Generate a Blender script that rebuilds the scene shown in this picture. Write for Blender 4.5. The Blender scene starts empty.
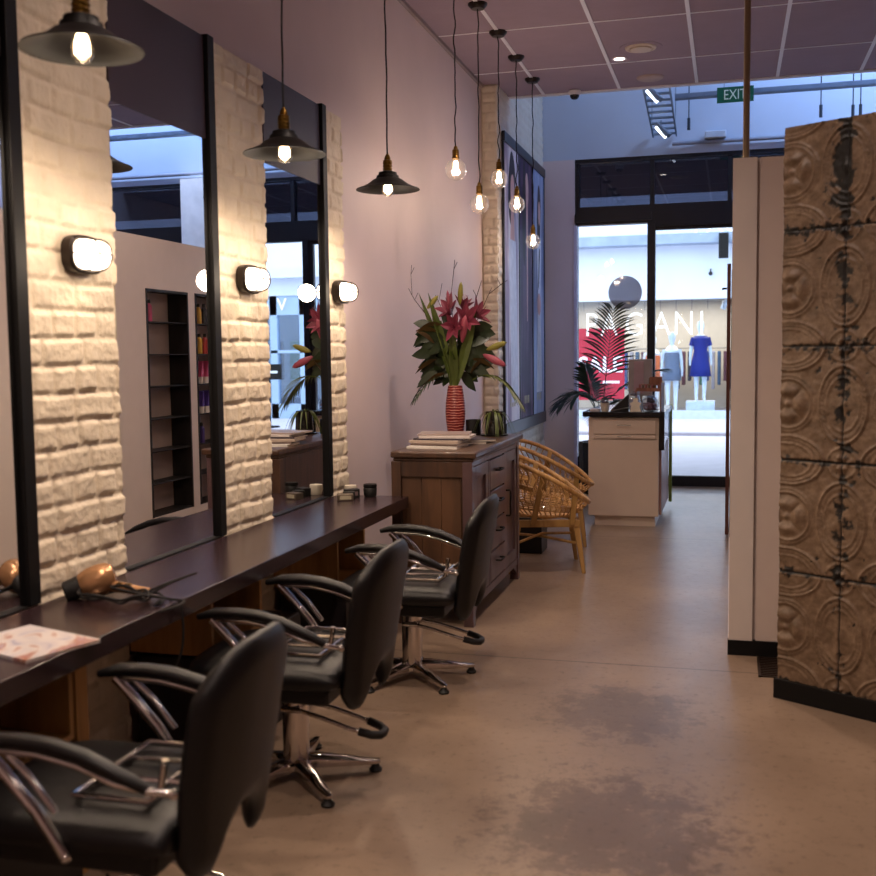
import bpy, bmesh, math, random
from math import pi, sin, cos, radians as R
from mathutils import Vector, Matrix, noise
random.seed(7)
SC = bpy.context.scene
COL = SC.collection
PX, PY_, F_, H = 438.0, 438.0, 1064.0, 1.5

# ------------------------------------------------------------------ camera
dy = Vector((292, 88, -1064)).normalized()
dx = Vector((3888, -38, 1064)); dx = (dx - dy*dx.dot(dy)).normalized()
dz = dx.cross(dy)
M3 = Matrix((dx, dy, dz))
cam_d = bpy.data.cameras.new('camera'); cam = bpy.data.objects.new('camera', cam_d); COL.objects.link(cam)
cam.matrix_world = Matrix.Translation((0, 0, H)) @ M3.to_4x4()
cam_d.sensor_width = 36; cam_d.lens = 36*F_/876; cam_d.clip_start = .05; cam_d.clip_end = 200
cam_d.dof.use_dof = True; cam_d.dof.focus_distance = 7.5; cam_d.dof.aperture_fstop = 3.2
SC.camera = cam

# ------------------------------------------------------------------ materials
def col(h, a=1.0):
    if isinstance(h, str):
        c = [int(h[i:i+2], 16)/255 for i in (0, 2, 4)]
        return tuple([((x+.055)/1.055)**2.4 if x > .04045 else x/12.92 for x in c] + [a])
    return (h[0], h[1], h[2], a)
MATS = {}
class NT:
    def __init__(s, m): s.t = m.node_tree; s.n = s.t.nodes; s.l = s.t.links
    def new(s, typ, **k):
        n = s.n.new(typ)
        for a, b in k.items():
            if a.startswith('_'): n.inputs[a[1:].replace('_', ' ')].default_value = b
            else: setattr(n, a, b)
        return n
    def link(s, a, b): s.l.new(a, b)
    def ramp(s, fac, stops):
        r = s.new('ShaderNodeValToRGB'); e = r.color_ramp.elements
        while len(e) < len(stops): e.new(.5)
        for k, (p, c) in enumerate(stops): e[k].position = p; e[k].color = col(c)
        s.link(fac, r.inputs[0]); return r
def mat(name, base, rough=.5, metal=0, noise_amt=.08, nscale=8, bump=0, bscale=60, coat=0, spec=.5, emit=None, estr=0, sheen=0, stretch=None, rvar=0):
    if name in MATS: return MATS[name]
    m = bpy.data.materials.new(name); m.use_nodes = True; T = NT(m)
    b = T.n['Principled BSDF']; c = col(base)
    tc = T.new('ShaderNodeTexCoord'); mp = T.new('ShaderNodeMapping'); T.link(tc.outputs['Object'], mp.inputs[0])
    if stretch: mp.inputs['Scale'].default_value = stretch
    nz = T.new('ShaderNodeTexNoise', _Scale=nscale, _Detail=5.0); T.link(mp.outputs[0], nz.inputs['Vector'])
    lo = tuple(x*(1-noise_amt) for x in c[:3]); hi = tuple(min(1, x*(1+noise_amt)) for x in c[:3])
    r = T.ramp(nz.outputs['Fac'], [(.3, lo), (.7, hi)]); T.link(r.outputs[0], b.inputs['Base Color'])
    b.inputs['Roughness'].default_value = rough; b.inputs['Metallic'].default_value = metal
    b.inputs['Coat Weight'].default_value = coat; b.inputs['Specular IOR Level'].default_value = spec
    if sheen: b.inputs['Sheen Weight'].default_value = sheen
    if rvar:
        mr = T.new('ShaderNodeMapRange'); T.link(nz.outputs['Fac'], mr.inputs[0])
        mr.inputs[3].default_value = max(0, rough-rvar); mr.inputs[4].default_value = rough+rvar; T.link(mr.outputs[0], b.inputs['Roughness'])
    if bump:
        n2 = T.new('ShaderNodeTexNoise', _Scale=bscale, _Detail=4.0); T.link(mp.outputs[0], n2.inputs['Vector'])
        bp = T.new('ShaderNodeBump', _Strength=bump, _Distance=.01); T.link(n2.outputs['Fac'], bp.inputs['Height']); T.link(bp.outputs[0], b.inputs['Normal'])
    if emit: b.inputs['Emission Color'].default_value = col(emit); b.inputs['Emission Strength'].default_value = estr
    MATS[name] = m; return m
def wood(name, dark, light, scale=6, axis='Z', rough=.45, coat=0.1):
    m = bpy.data.materials.new(name); m.use_nodes = True; T = NT(m); b = T.n['Principled BSDF']
    tc = T.new('ShaderNodeTexCoord'); mp = T.new('ShaderNodeMapping'); T.link(tc.outputs['Object'], mp.inputs[0])
    s = {'X': (.12, 1, 1), 'Y': (1, .12, 1), 'Z': (1, 1, .12)}[axis]; mp.inputs['Scale'].default_value = s
    nz = T.new('ShaderNodeTexNoise', _Scale=scale*3, _Detail=8.0, _Distortion=1.2); T.link(mp.outputs[0], nz.inputs['Vector'])
    n3 = T.new('ShaderNodeTexNoise', _Scale=scale*.7, _Detail=2.0); T.link(mp.outputs[0], n3.inputs['Vector'])
    mx = T.new('ShaderNodeMath', operation='ADD'); T.link(nz.outputs['Fac'], mx.inputs[0]); T.link(n3.outputs['Fac'], mx.inputs[1])
    mh = T.new('ShaderNodeMath', operation='MULTIPLY'); mh.inputs[1].default_value = .5; T.link(mx.outputs[0], mh.inputs[0])
    r = T.ramp(mh.outputs[0], [(.36, dark), (.62, light)]); T.link(r.outputs[0], b.inputs['Base Color'])
    bp = T.new('ShaderNodeBump', _Strength=.25, _Distance=.004); T.link(nz.outputs['Fac'], bp.inputs['Height']); T.link(bp.outputs[0], b.inputs['Normal'])
    b.inputs['Roughness'].default_value = rough; b.inputs['Coat Weight'].default_value = coat
    MATS[name] = m; return m
def emis(name, c, s):
    m = bpy.data.materials.new(name); m.use_nodes = True; T = NT(m); T.n.clear()
    e = T.new('ShaderNodeEmission'); e.inputs[0].default_value = col(c); e.inputs[1].default_value = s
    o = T.new('ShaderNodeOutputMaterial'); T.link(e.outputs[0], o.inputs[0]); MATS[name] = m; return m
def thin_glass(name, tint=(1, 1, 1), refl=.06, rough=.0, haze=0, hazecol=(.8, .8, .8)):
    m = bpy.data.materials.new(name); m.use_nodes = True; T = NT(m); T.n.clear()
    tr = T.new('ShaderNodeBsdfTransparent'); tr.inputs[0].default_value = col(tint)
    gl = T.new('ShaderNodeBsdfGlossy'); gl.inputs['Roughness'].default_value = rough
    lw = T.new('ShaderNodeLayerWeight'); lw.inputs[0].default_value = .35
    mr = T.new('ShaderNodeMapRange'); T.link(lw.outputs['Facing'], mr.inputs[0]); mr.inputs[3].default_value = refl; mr.inputs[4].default_value = .75
    pw = T.new('ShaderNodeMath', operation='POWER'); T.link(mr.outputs[0], pw.inputs[0]); pw.inputs[1].default_value = 1.3
    mx = T.new('ShaderNodeMixShader'); T.link(pw.outputs[0], mx.inputs[0]); T.link(tr.outputs[0], mx.inputs[1]); T.link(gl.outputs[0], mx.inputs[2])
    last = mx
    if haze:
        df = T.new('ShaderNodeBsdfDiffuse'); df.inputs[0].default_value = col(hazecol)
        m2 = T.new('ShaderNodeMixShader'); m2.inputs[0].default_value = haze; T.link(mx.outputs[0], m2.inputs[1]); T.link(df.outputs[0], m2.inputs[2]); last = m2
    o = T.new('ShaderNodeOutputMaterial'); T.link(last.outputs[0], o.inputs[0]); MATS[name] = m; return m

plaster = mat('painted plaster', 'd8c4c2', .55, noise_amt=.04, nscale=2, bump=.08, bscale=15)
white_paint = mat('white painted board', 'd8cbc4', .45, noise_amt=.02)
brickm = mat('painted brick', 'dccdb6', .6, noise_amt=.07, nscale=9, bump=.5, bscale=45)
brickf = mat('pale painted brick', 'd6c8b6', .6, noise_amt=.06, nscale=9, bump=.3, bscale=60)
black_paint = mat('black painted steel', '0a0809', .55, noise_amt=.1, spec=.25)
dark_panel = mat('dark aubergine panel', '37282f', .5, noise_amt=.05, nscale=4)
counter_m = mat('dark brown laminate', '2c1d20', .24, noise_amt=.05, nscale=20, bump=.03, bscale=250, spec=.6)
dark_lam = mat('charcoal laminate', '191416', .5, noise_amt=.1)
cub_wood = wood('light oak veneer', '8a5f30', 'b98a4c', 5, 'Z', .5)
side_wood = wood('rustic hardwood', '2e1d17', '553a29', 5, 'Z', .4, .2)
side_wood_cool = wood('rustic hardwood cool lit', '423032', '624a4c', 5, 'Z', .35, .35)  # same hardwood, cool light on the front put into its colour
chairleg_w = wood('pale teak', '8a6230', 'b08a50', 6, 'Z', .5)
rattan = wood('honey rattan', '9a6f3c', 'cfa368', 14, 'Z', .5)
leather = mat('black leather', '0a0709', .4, noise_amt=.15, nscale=10, bump=.15, bscale=160, spec=.4)
rubber = mat('black rubber', '0c0a0a', .55, noise_amt=.1)
chrome = mat('chrome', 'd6d0cc', .1, 1.0, noise_amt=.03, nscale=20)
steel = mat('brushed steel', '8d8880', .3, 1.0, noise_amt=.05)
brass = mat('aged brass', '7d5f2c', .35, 1.0, noise_amt=.25, nscale=40)
shade_m = mat('dark pewter shade', '0b0807', .5, .0, spec=.35, noise_amt=.15, nscale=15)
cord_m = mat('black fabric flex', '120d0c', .8, noise_amt=.1)
bronze = mat('dark bronze', '241a15', .4, .5, noise_amt=.1)
ceil_m = mat('acoustic ceiling tile', '988492', .9, noise_amt=.04, nscale=5, bump=.2, bscale=180)
grid_m = mat('white ceiling grid', 'e3dfe6', .5, noise_amt=.02)
cool_tint_wall = mat('wall tinted for cool light', 'b9c2d2', .6, noise_amt=.03, nscale=2)  # white wall; the blue of the cool light is put into its colour
frame_m = mat('dark aluminium frame', '1a1518', .4, .2, noise_amt=.1)
mirror_m = mat('mirror silver', (.86, .87, .87), .0, 1.0, noise_amt=.0)
glass = thin_glass('window glass', (.97, .99, 1.0), .03)
tglass = thin_glass('tinted transom glass', (.22, .24, .3), .12)
bulb_glass = thin_glass('clear bulb glass', (.98, .96, .93), .07, .02, .012, (.9, .85, .8))
jar_glass = thin_glass('jar glass', (.93, .95, .97), .08)
filament = emis('glowing filament', (1, .70, .42), 22)
sconce_glow = emis('frosted glowing glass', (1, .78, .56), 9)
tube_glow = emis('cool tube', (.75, .85, 1), 5)
spot_glow = emis('downlight glow', (1, .86, .74), 14)

def floor_material():
    m = bpy.data.materials.new('polished concrete'); m.use_nodes = True; T = NT(m); b = T.n['Principled BSDF']
    tc = T.new('ShaderNodeTexCoord'); O = tc.outputs['Object']
    n1 = T.new('ShaderNodeTexNoise', _Scale=1.4, _Detail=6.0); n2 = T.new('ShaderNodeTexNoise', _Scale=26.0, _Detail=9.0, _Roughness=.8)
    n3 = T.new('ShaderNodeTexNoise', _Scale=11.0, _Detail=10.0, _Roughness=.78)
    for n in (n1, n2, n3): T.link(O, n.inputs['Vector'])
    base = T.ramp(n1.outputs['Fac'], [(.3, '7b6757'), (.7, '98826f')])
    sp = T.ramp(n2.outputs['Fac'], [(.36, (.4, .37, .35)), (.46, (1, 1, 1))])
    mul = T.new('ShaderNodeMix', data_type='RGBA', blend_type='MULTIPLY'); mul.inputs['Factor'].default_value = .7
    T.link(base.outputs[0], mul.inputs['A']); T.link(sp.outputs[0], mul.inputs['B'])
    cur = mul.outputs['Result']
    sx = T.new('ShaderNodeSeparateXYZ'); T.link(O, sx.inputs[0])
    def blob(cx, cy, rx, ry):
        v = T.new('ShaderNodeVectorMath', operation='SUBTRACT'); T.link(O, v.inputs[0]); v.inputs[1].default_value = (cx, cy, 0)
        s = T.new('ShaderNodeVectorMath', operation='MULTIPLY'); T.link(v.outputs[0], s.inputs[0]); s.inputs[1].default_value = (1/rx, 1/ry, 0)
        l = T.new('ShaderNodeVectorMath', operation='LENGTH'); T.link(s.outputs[0], l.inputs[0])
        a = T.new('ShaderNodeMath', operation='MULTIPLY_ADD'); T.link(n3.outputs['Fac'], a.inputs[0]); a.inputs[1].default_value = 3.6; T.link(l.outputs['Value'], a.inputs[2])
        mr = T.new('ShaderNodeMapRange', interpolation_type='SMOOTHSTEP'); T.link(a.outputs[0], mr.inputs[0])
        mr.inputs[1].default_value = 2.25; mr.inputs[2].default_value = 2.75; mr.inputs[3].default_value = 1; mr.inputs[4].default_value = 0
        return mr.outputs[0]
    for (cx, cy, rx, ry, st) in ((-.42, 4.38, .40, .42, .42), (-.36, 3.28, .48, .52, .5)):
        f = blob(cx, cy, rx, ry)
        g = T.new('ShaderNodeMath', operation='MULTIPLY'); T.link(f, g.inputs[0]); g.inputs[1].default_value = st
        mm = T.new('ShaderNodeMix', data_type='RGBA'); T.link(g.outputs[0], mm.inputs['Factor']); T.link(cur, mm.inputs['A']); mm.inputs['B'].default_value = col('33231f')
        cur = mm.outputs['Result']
    # saw-cut joints
    for yy in (5.06, 8.62):
        d = T.new('ShaderNodeMath', operation='SUBTRACT'); T.link(sx.outputs['Y'], d.inputs[0]); d.inputs[1].default_value = yy
        ab = T.new('ShaderNodeMath', operation='ABSOLUTE'); T.link(d.outputs[0], ab.inputs[0])
        lt = T.new('ShaderNodeMath', operation='LESS_THAN'); T.link(ab.outputs[0], lt.inputs[0]); lt.inputs[1].default_value = .005
        ml = T.new('ShaderNodeMath', operation='MULTIPLY'); T.link(lt.outputs[0], ml.inputs[0]); ml.inputs[1].default_value = .8
        mm = T.new('ShaderNodeMix', data_type='RGBA'); T.link(ml.outputs[0], mm.inputs['Factor']); T.link(cur, mm.inputs['A']); mm.inputs['B'].default_value = col('2a1f1a')
        cur = mm.outputs['Result']
    T.link(cur, b.inputs['Base Color'])
    rr = T.new('ShaderNodeMapRange'); T.link(n3.outputs['Fac'], rr.inputs[0]); rr.inputs[3].default_value = .22; rr.inputs[4].default_value = .42; T.link(rr.outputs[0], b.inputs['Roughness'])
    bp = T.new('ShaderNodeBump', _Strength=.12, _Distance=.004); T.link(n2.outputs['Fac'], bp.inputs['Height']); T.link(bp.outputs[0], b.inputs['Normal'])
    return m
floor_m = floor_material()

# ------------------------------------------------------------------ mesh builder
class MB:
    def __init__(s): s.v = []; s.f = []; s.mi = []; s.cur = 0
    def add(s, vs, fs):
        o = len(s.v); s.v += [tuple(v) for v in vs]; s.f += [tuple(i+o for i in f) for f in fs]; s.mi += [s.cur]*len(fs); return s
    def box(s, a, b, rz=0, c=None):
        x0, y0, z0 = a; x1, y1, z1 = b
        vs = [Vector(p) for p in ((x0,y0,z0),(x1,y0,z0),(x1,y1,z0),(x0,y1,z0),(x0,y0,z1),(x1,y0,z1),(x1,y1,z1),(x0,y1,z1))]
        if rz:
            c = Vector(c) if c else Vector(((x0+x1)/2, (y0+y1)/2, 0)); m = Matrix.Rotation(rz, 3, 'Z'); vs = [m@(v-c)+c for v in vs]
        return s.add(vs, [(0,3,2,1),(4,5,6,7),(0,1,5,4),(1,2,6,5),(2,3,7,6),(3,0,4,7)])
    def hexa(s, bot, top):
        vs = list(bot)+list(top); n = len(bot)
        return s.add(vs, [tuple(range(n))[::-1], tuple(range(n, 2*n))] + [(i, (i+1)%n, n+(i+1)%n, n+i) for i in range(n)])
    def tube(s, pts, r, n=10, closed=False, cap=True, flat=1.0):
        pts = [Vector(p) for p in pts]; m = len(pts); rs = r if isinstance(r, (list, tuple)) else [r]*m
        T = []
        for i in range(m):
            a = pts[(i-1) % m] if (closed or i > 0) else pts[i]; b = pts[(i+1) % m] if (closed or i < m-1) else pts[i]
            t = b-a; T.append(t.normalized() if t.length > 1e-9 else Vector((0,0,1)))
        up = Vector((0,0,1)) if abs(T[0].z) < .9 else Vector((1,0,0))
        N = (up - T[0]*up.dot(T[0])).normalized(); vs = []
        for i in range(m):
            N = N - T[i]*N.dot(T[i])
            if N.length < 1e-6: N = T[i].orthogonal()
            N.normalize(); B = T[i].cross(N)
            for k in range(n):
                a = 2*pi*k/n; vs.append(pts[i] + (N*cos(a)*flat + B*sin(a))*rs[i])
        fs = []
        for i in range(m if closed else m-1):
            j = (i+1) % m
            for k in range(n): fs.append((i*n+k, i*n+(k+1)%n, j*n+(k+1)%n, j*n+k))
        if cap and not closed: fs.append(tuple(range(n))[::-1]); fs.append(tuple(range((m-1)*n, m*n)))
        return s.add(vs, fs)
    def lathe(s, prof, c=(0,0,0), n=24, cap=True, axis=None, half=None):
        c = Vector(c); vs = []; m = len(prof)
        Q = Vector((0,0,1)).rotation_difference(Vector(axis)).to_matrix() if axis else Matrix.Identity(3)
        for (r, z) in prof:
            for k in range(n):
                a = 2*pi*k/n; vs.append(c + Q@Vector((r*cos(a), r*sin(a), z)))
        fs = [(i*n+k, i*n+(k+1)%n, (i+1)*n+(k+1)%n, (i+1)*n+k) for i in range(m-1) for k in range(n)]
        if cap:
            if prof[0][0] > 1e-5: fs.append(tuple(range(n))[::-1])
            if prof[-1][0] > 1e-5: fs.append(tuple(range((m-1)*n, m*n)))
        return s.add(vs, fs)
    def grid(s, fn, nu, nv):
        vs = [fn(i/nu, j/nv) for j in range(nv+1) for i in range(nu+1)]
        return s.add(vs, [(j*(nu+1)+i, j*(nu+1)+i+1, (j+1)*(nu+1)+i+1, (j+1)*(nu+1)+i) for j in range(nv) for i in range(nu)])
    def slab(s, fn, nu, nv):
        """closed shell: fn(u,v,side) with side +-1; borders joined"""
        w = nu+1; o = len(s.v); n = w*(nv+1)
        vs = [fn(i/nu, j/nv, 1) for j in range(nv+1) for i in range(w)] + [fn(i/nu, j/nv, -1) for j in range(nv+1) for i in range(w)]
        fs = [(j*w+i, j*w+i+1, (j+1)*w+i+1, (j+1)*w+i) for j in range(nv) for i in range(nu)]
        fs += [(n+j*w+i, n+(j+1)*w+i, n+(j+1)*w+i+1, n+j*w+i+1) for j in range(nv) for i in range(nu)]
        loop = [i for i in range(w)] + [j*w+nu for j in range(1, nv+1)] + [nv*w+i for i in range(nu-1, -1, -1)] + [j*w for j in range(nv-1, 0, -1)]
        L = len(loop); fs += [(loop[(k+1)%L], loop[k], n+loop[k], n+loop[(k+1)%L]) for k in range(L)]
        return s.add(vs, fs)
    def leaf(s, base, d, length, width, up=(0,0,1), droop=.3, fold=.15, seg=6, tip=1.0):
        base = Vector(base); d = Vector(d).normalized(); up = Vector(up)
        side = d.cross(up); side = side.normalized() if side.length > 1e-4 else Vector((1,0,0)); nn = side.cross(d).normalized()
        vs = []
        for i in range(seg+1):
            t = i/seg; p = base + d*length*t + Vector((0,0,-1))*droop*length*t*t
            w = width*sin(pi*min(1, (t*.93+.07))**tip)*.5+.0006
            vs += [p - side*w + nn*fold*w, p - nn*fold*w*.3, p + side*w + nn*fold*w]
        fs = []
        for i in range(seg):
            a = i*3; fs += [(a, a+1, a+4, a+3), (a+1, a+2, a+5, a+4)]
        return s.add(vs, fs)
    def sphere(s, c, r, n=16, m=10, sc=(1,1,1)):
        c = Vector(c); prof = []
        vs = []; fs = []
        for j in range(m+1):
            t = pi*j/m
            for k in range(n): a = 2*pi*k/n; vs.append(c + Vector((r*sc[0]*sin(t)*cos(a), r*sc[1]*sin(t)*sin(a), -r*sc[2]*cos(t))))
        for j in range(m):
            for k in range(n): fs.append((j*n+k, j*n+(k+1)%n, (j+1)*n+(k+1)%n, (j+1)*n+k))
        return s.add(vs, fs)
    def build(s, name, mats, parent=None, bevel=0, smooth=True, angle=38, kind=None, origin=None, merge=False, solid=0):
        me = bpy.data.meshes.new(name)
        vs = s.v
        if origin is not None: o_ = Vector(origin); vs = [tuple(Vector(v)-o_) for v in vs]
        me.from_pydata(vs, [], s.f); 
        if not isinstance(mats, (list, tuple)): mats = [mats]
        for m in mats: me.materials.append(m)
        if len(mats) > 1: me.polygons.foreach_set('material_index', s.mi)
        bm = bmesh.new(); bm.from_mesh(me)
        bmesh.ops.remove_doubles(bm, verts=bm.verts, dist=1e-6)
        bmesh.ops.recalc_face_normals(bm, faces=bm.faces); bm.to_mesh(me); bm.free()
        if smooth:
            me.polygons.foreach_set('use_smooth', [True]*len(me.polygons)); me.set_sharp_from_angle(angle=R(angle))
        ob = bpy.data.objects.new(name, me); COL.objects.link(ob)
        if origin is not None: ob.location = origin
        if parent is not None: ob.parent = parent
        if bevel:
            md = ob.modifiers.new('bevel', 'BEVEL'); md.width = bevel; md.segments = 2; md.limit_method = 'ANGLE'; md.angle_limit = R(35); md.harden_normals = False
        if solid:
            md = ob.modifiers.new('solid', 'SOLIDIFY'); md.thickness = solid; md.offset = 0
        if kind: ob['kind'] = kind
        return ob
def tag(o, label, cat, group=None, kind=None):
    o['label'] = label; o['category'] = cat
    if group: o['group'] = group
    if kind: o['kind'] = kind
    return o
def thing(name, label, cat, loc=(0,0,0), rz=0, group=None):
    o = bpy.data.objects.new(name, None); COL.objects.link(o); o.location = loc; o.rotation_euler = (0,0,rz); o.empty_display_size = .1
    return tag(o, label, cat, group)
def dup(root, loc, rz=0, label=None, group=None, scale=None):
    r = root.copy(); COL.objects.link(r); r.location = loc; r.rotation_euler = (0,0,rz)
    if scale: r.scale = scale
    if label: r['label'] = label
    if group: r['group'] = group
    for ch in list(root.children):
        c = ch.copy(); COL.objects.link(c); c.parent = r
        for g in list(ch.children):
            d = g.copy(); COL.objects.link(d); d.parent = c
    return r
def st(name, mb, m, **k): return mb.build(name, m, kind='structure', smooth=False, **k)
def bx(a, b, **k): return MB().box(a, b, **k)
def text_mesh(name, body, size, m, loc, rot, parent=None, depth=.004, width=None, align='CENTER', bold=0, height=None):
    cu = bpy.data.curves.new(name, 'FONT'); cu.body = body; cu.size = size; cu.extrude = depth; cu.align_x = align; cu.align_y = 'CENTER'; cu.offset = bold
    tmp = bpy.data.objects.new('tmp', cu); COL.objects.link(tmp); bpy.context.view_layer.update()
    me = bpy.data.meshes.new_from_object(tmp.evaluated_get(bpy.context.evaluated_depsgraph_get())); me.name = name
    bpy.data.objects.remove(tmp); bpy.data.curves.remove(cu)
    xs = [v.co.x for v in me.vertices]; w = max(xs)-min(xs); ys = [v.co.y for v in me.vertices]; h = max(ys)-min(ys); cy = (max(ys)+min(ys))/2; cx = (max(xs)+min(xs))/2
    for v in me.vertices:
        if align == 'CENTER': v.co.x -= cx
        v.co.y -= cy
        if width: v.co.x *= width/w
        if height: v.co.y *= height/h
    me.materials.clear(); me.materials.append(m)
    ob = bpy.data.objects.new(name, me); COL.objects.link(ob); ob.location = loc; ob.rotation_euler = rot
    if parent: ob.parent = parent
    return ob
def plight(name, loc, power, c=(1,.75,.5), rad=.04):
    l = bpy.data.lights.new(name, 'POINT'); l.energy = power; l.color = c; l.shadow_soft_size = rad
    o = bpy.data.objects.new(name, l); COL.objects.link(o); o.location = loc; return o
def alight(name, loc, rot, size, power, c, sy=None, spread=None):
    l = bpy.data.lights.new(name, 'AREA'); l.energy = power; l.color = c; l.size = size
    if sy: l.shape = 'RECTANGLE'; l.size_y = sy
    if spread: l.spread = spread
    o = bpy.data.objects.new(name, l); COL.objects.link(o); o.location = loc; o.rotation_euler = rot; return o

def spot(loc, e, c, ang=100, blend=.6):
    l = bpy.data.lights.new('spot_or_fill_lamp', 'SPOT'); l.energy = e; l.color = c; l.spot_size = R(ang); l.spot_blend = blend; l.shadow_soft_size = .05
    o = bpy.data.objects.new('spot_or_fill_lamp', l); COL.objects.link(o); o.location = loc; return o

# ------------------------------------------------------------------ room shell
CZ = 3.9          # suspended ceiling height
SF = 12.0         # shopfront plane
XL, XR, YB = -2.18, 4.3, -2.6
st('floor', bx((XL-.3, YB-.2, -.1), (XR+.2, SF+.15, 0)), floor_m)
st('wall_left', bx((XL-.2, YB, 0), (XL, 9.55, 5.6)), plaster)
st('wall_back', bx((XL-.2, YB-.2, 0), (XR+.2, YB, 5.6)), plaster)
st('wall_right', bx((XR, YB, 0), (XR+.2, SF+.1, 5.6)), plaster)
st('ceiling', bx((XL, YB, CZ), (XR, 10.1, CZ+.04)), ceil_m)
g = MB()
for x in (-1.70, -1.0, -.31, .38, 1.07, 1.76, 2.45, 3.14): g.box((x-.014, YB, CZ-.006), (x+.014, 10.08, CZ+.002))
st('trim_1', g, grid_m)
g = MB()
for k in range(11): y = 10.08-.9-1.17*k; g.box((XL, y-.007, CZ-.004), (XR, y+.007, CZ+.001))
st('trim_2', g, grid_m)
st('trim_3', bx((XL, 10.06, CZ-.012), (XR, 10.12, CZ+.05)), grid_m)
st('trim_4', bx((XL, YB, CZ-.03), (XL+.025, 9.55, CZ-.001)), mat('shadow bead', '8f7f80', .6))
# raised void behind the ceiling edge
st('ceiling_raised', bx((XL-.1, 9.4, 5.6), (XR+.2, SF+.2, 5.7)), cool_tint_wall)
st('wall_ceiling_upstand', bx((XL, 10.0, CZ+.05), (XR, 10.1, 5.6)), cool_tint_wall)
# bulkhead and shopfront masonry
st('wall_bulkhead', bx((XL-.2, SF-.02, 3.62), (XR, SF+.3, 5.6)), cool_tint_wall)
st('wall_front_pier', bx((XL-.2, SF-.03, 0), (-1.68, SF+.3, 3.62)), plaster)
st('wall_front_column', bx((1.5, SF-.3, 0), (2.12, SF+.3, 3.62)), mat('white column paint', 'ece6e2', .5))

# ------------------------------------------------------------------ brickwork (relief modelled)
def brick_height(u, v, rows=.092, seed=0, long_=.235, amp=.014, mortar=.010):
    """u along, v up; returns relief"""
    u += .006*noise.noise((u*5, v*5, seed)); v += .010*noise.noise((u*4+9, v*3, seed+3))
    r = math.floor(v/rows); fv = (v/rows-r)*rows
    L = long_ if r % 2 == 0 else long_*.52
    off = (noise.cell((r*1.7+seed, 3.1, 0))*.5+.5)*L
    c = math.floor((u+off)/L); fu = ((u+off)/L-c)*L
    d = min(fu, L-fu, fv, rows-fv)
    k = min(1, max(0, (d-mortar*.35)/(mortar*1.25))); k = k*k*(3-2*k)
    h = noise.cell((r*3.3+seed, c*5.1, 1.7))
    return amp*k*(1+.45*h) + .0035*k*noise.noise((u*22, v*22, seed)) + .002*noise.noise((u*60, v*60, seed))
def brick_face(name, y0, y1, z0, z1, x, m, step=.0075, seed=0, thick=.09, amp=.0085, wave=.006, **kw):
    nu = max(4, int((y1-y0)/step)); nv = int((z1-z0)/step); mb = MB()
    def fn(i, j):
        y = y0+(y1-y0)*i; z = z0+(z1-z0)*j
        hh = brick_height(y, z, seed=seed, amp=amp, **kw)
        e = 0
        if i <= 0 or i >= 1: e = (1 if i >= 1 else -1)*(hh-.6*amp)*.45 + .004*noise.noise((0, z*9, seed+5))
        return (x+hh, y+e, z)
    mb.grid(fn, nu, nv); w = nu+1; n = len(mb.v)
    # close the sides back to the wall
    back = [(x-thick, y0, z0+(z1-z0)*j/nv) for j in range(nv+1)] + [(x-thick, y1, z0+(z1-z0)*j/nv) for j in range(nv+1)]
    mb.v += back
    for j in range(nv):
        mb.f.append((j*w, (j+1)*w, n+j+1, n+j)); mb.f.append((j*w+nu, n+nv+1+j, n+nv+1+j+1, (j+1)*w+nu))
    mb.f.append(tuple([nv*w+i for i in range(w)] + [n+2*nv+1, n+nv])); mb.mi = [0]*len(mb.f)
    return mb.build(name, m, kind='structure', angle=70)
PIL = [(2.895, 3.41), (4.20, 4.715), (5.50, 5.77)]
for i, (a, b) in enumerate(PIL):
    o = brick_face('brick_pillar', a, b, 0, 2.83, -2.135, brickm, seed=i*3+1, thick=.045)
    tag(o, ['white-painted brick pillar nearest the camera, beside the gold hairdryer', 'white-painted brick pillar in the middle, between the two full mirrors',
            'narrow white-painted brick strip at the far end of the counter'][i], 'pillar', 'brick pillars between the mirrors'); del o['kind']
o = brick_face('brick_pillar', 1.58, 2.11, 0, 2.83, -2.135, brickm, seed=14, thick=.045, step=.02); o.name = 'brick_pillar'
tag(o, 'white-painted brick pillar left of the picture edge', 'pillar', 'brick pillars between the mirrors'); del o['kind']
BX = -2.04
_o = brick_face('wall_left_brick_return', .02, .145, 0, 3.88, 0, brickf, step=.010, seed=8, thick=.02, amp=.010, rows=.085, mortar=.012); _o.location = (-2.18, 9.535, 0); _o.rotation_euler = (0, 0, -pi/2)
brick_face('wall_left_brick', 9.55, SF-.03, 0, 5.0, BX, brickf, step=.014, seed=5, thick=.3, amp=.009, rows=.085, mortar=.012)

# ------------------------------------------------------------------ mirror stations on the left wall
CT = .72
MIR = [(2.11, 2.825), (3.41, 4.13), (4.715, 5.43)]
lab = ['mirror at the left picture edge, before the first brick pillar', 'tall mirror between the first two brick pillars showing the white shelf wall', 'narrow-looking mirror before the last brick strip showing the street door']
for i, (a, b) in enumerate(MIR):
    t = thing('wall_mirror', lab[i], 'mirror', (-2.15, (a+b)/2, CT), 0, 'mirrors along the styling counter')
    bx((-2.175, a, CT), (-2.132, b, 2.41)).build('mirror_glass', mirror_m, smooth=False).parent = t
    bx((-2.178, a, 2.41), (-2.128, b, 2.83)).build('header_panel', dark_panel, t, smooth=False)
    bx((-2.175, b+.008, CT), (-2.112, b+.066, 2.84)).build('frame_post', black_paint, t, bevel=.003)
    bx((-2.175, a, CT), (-2.112, b, CT+.005)).build('bottom_rail', black_paint, t, smooth=False)
    for c in t.children: c.location = c.location - Vector(t.location)
for a, b in MIR:
    pass
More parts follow.
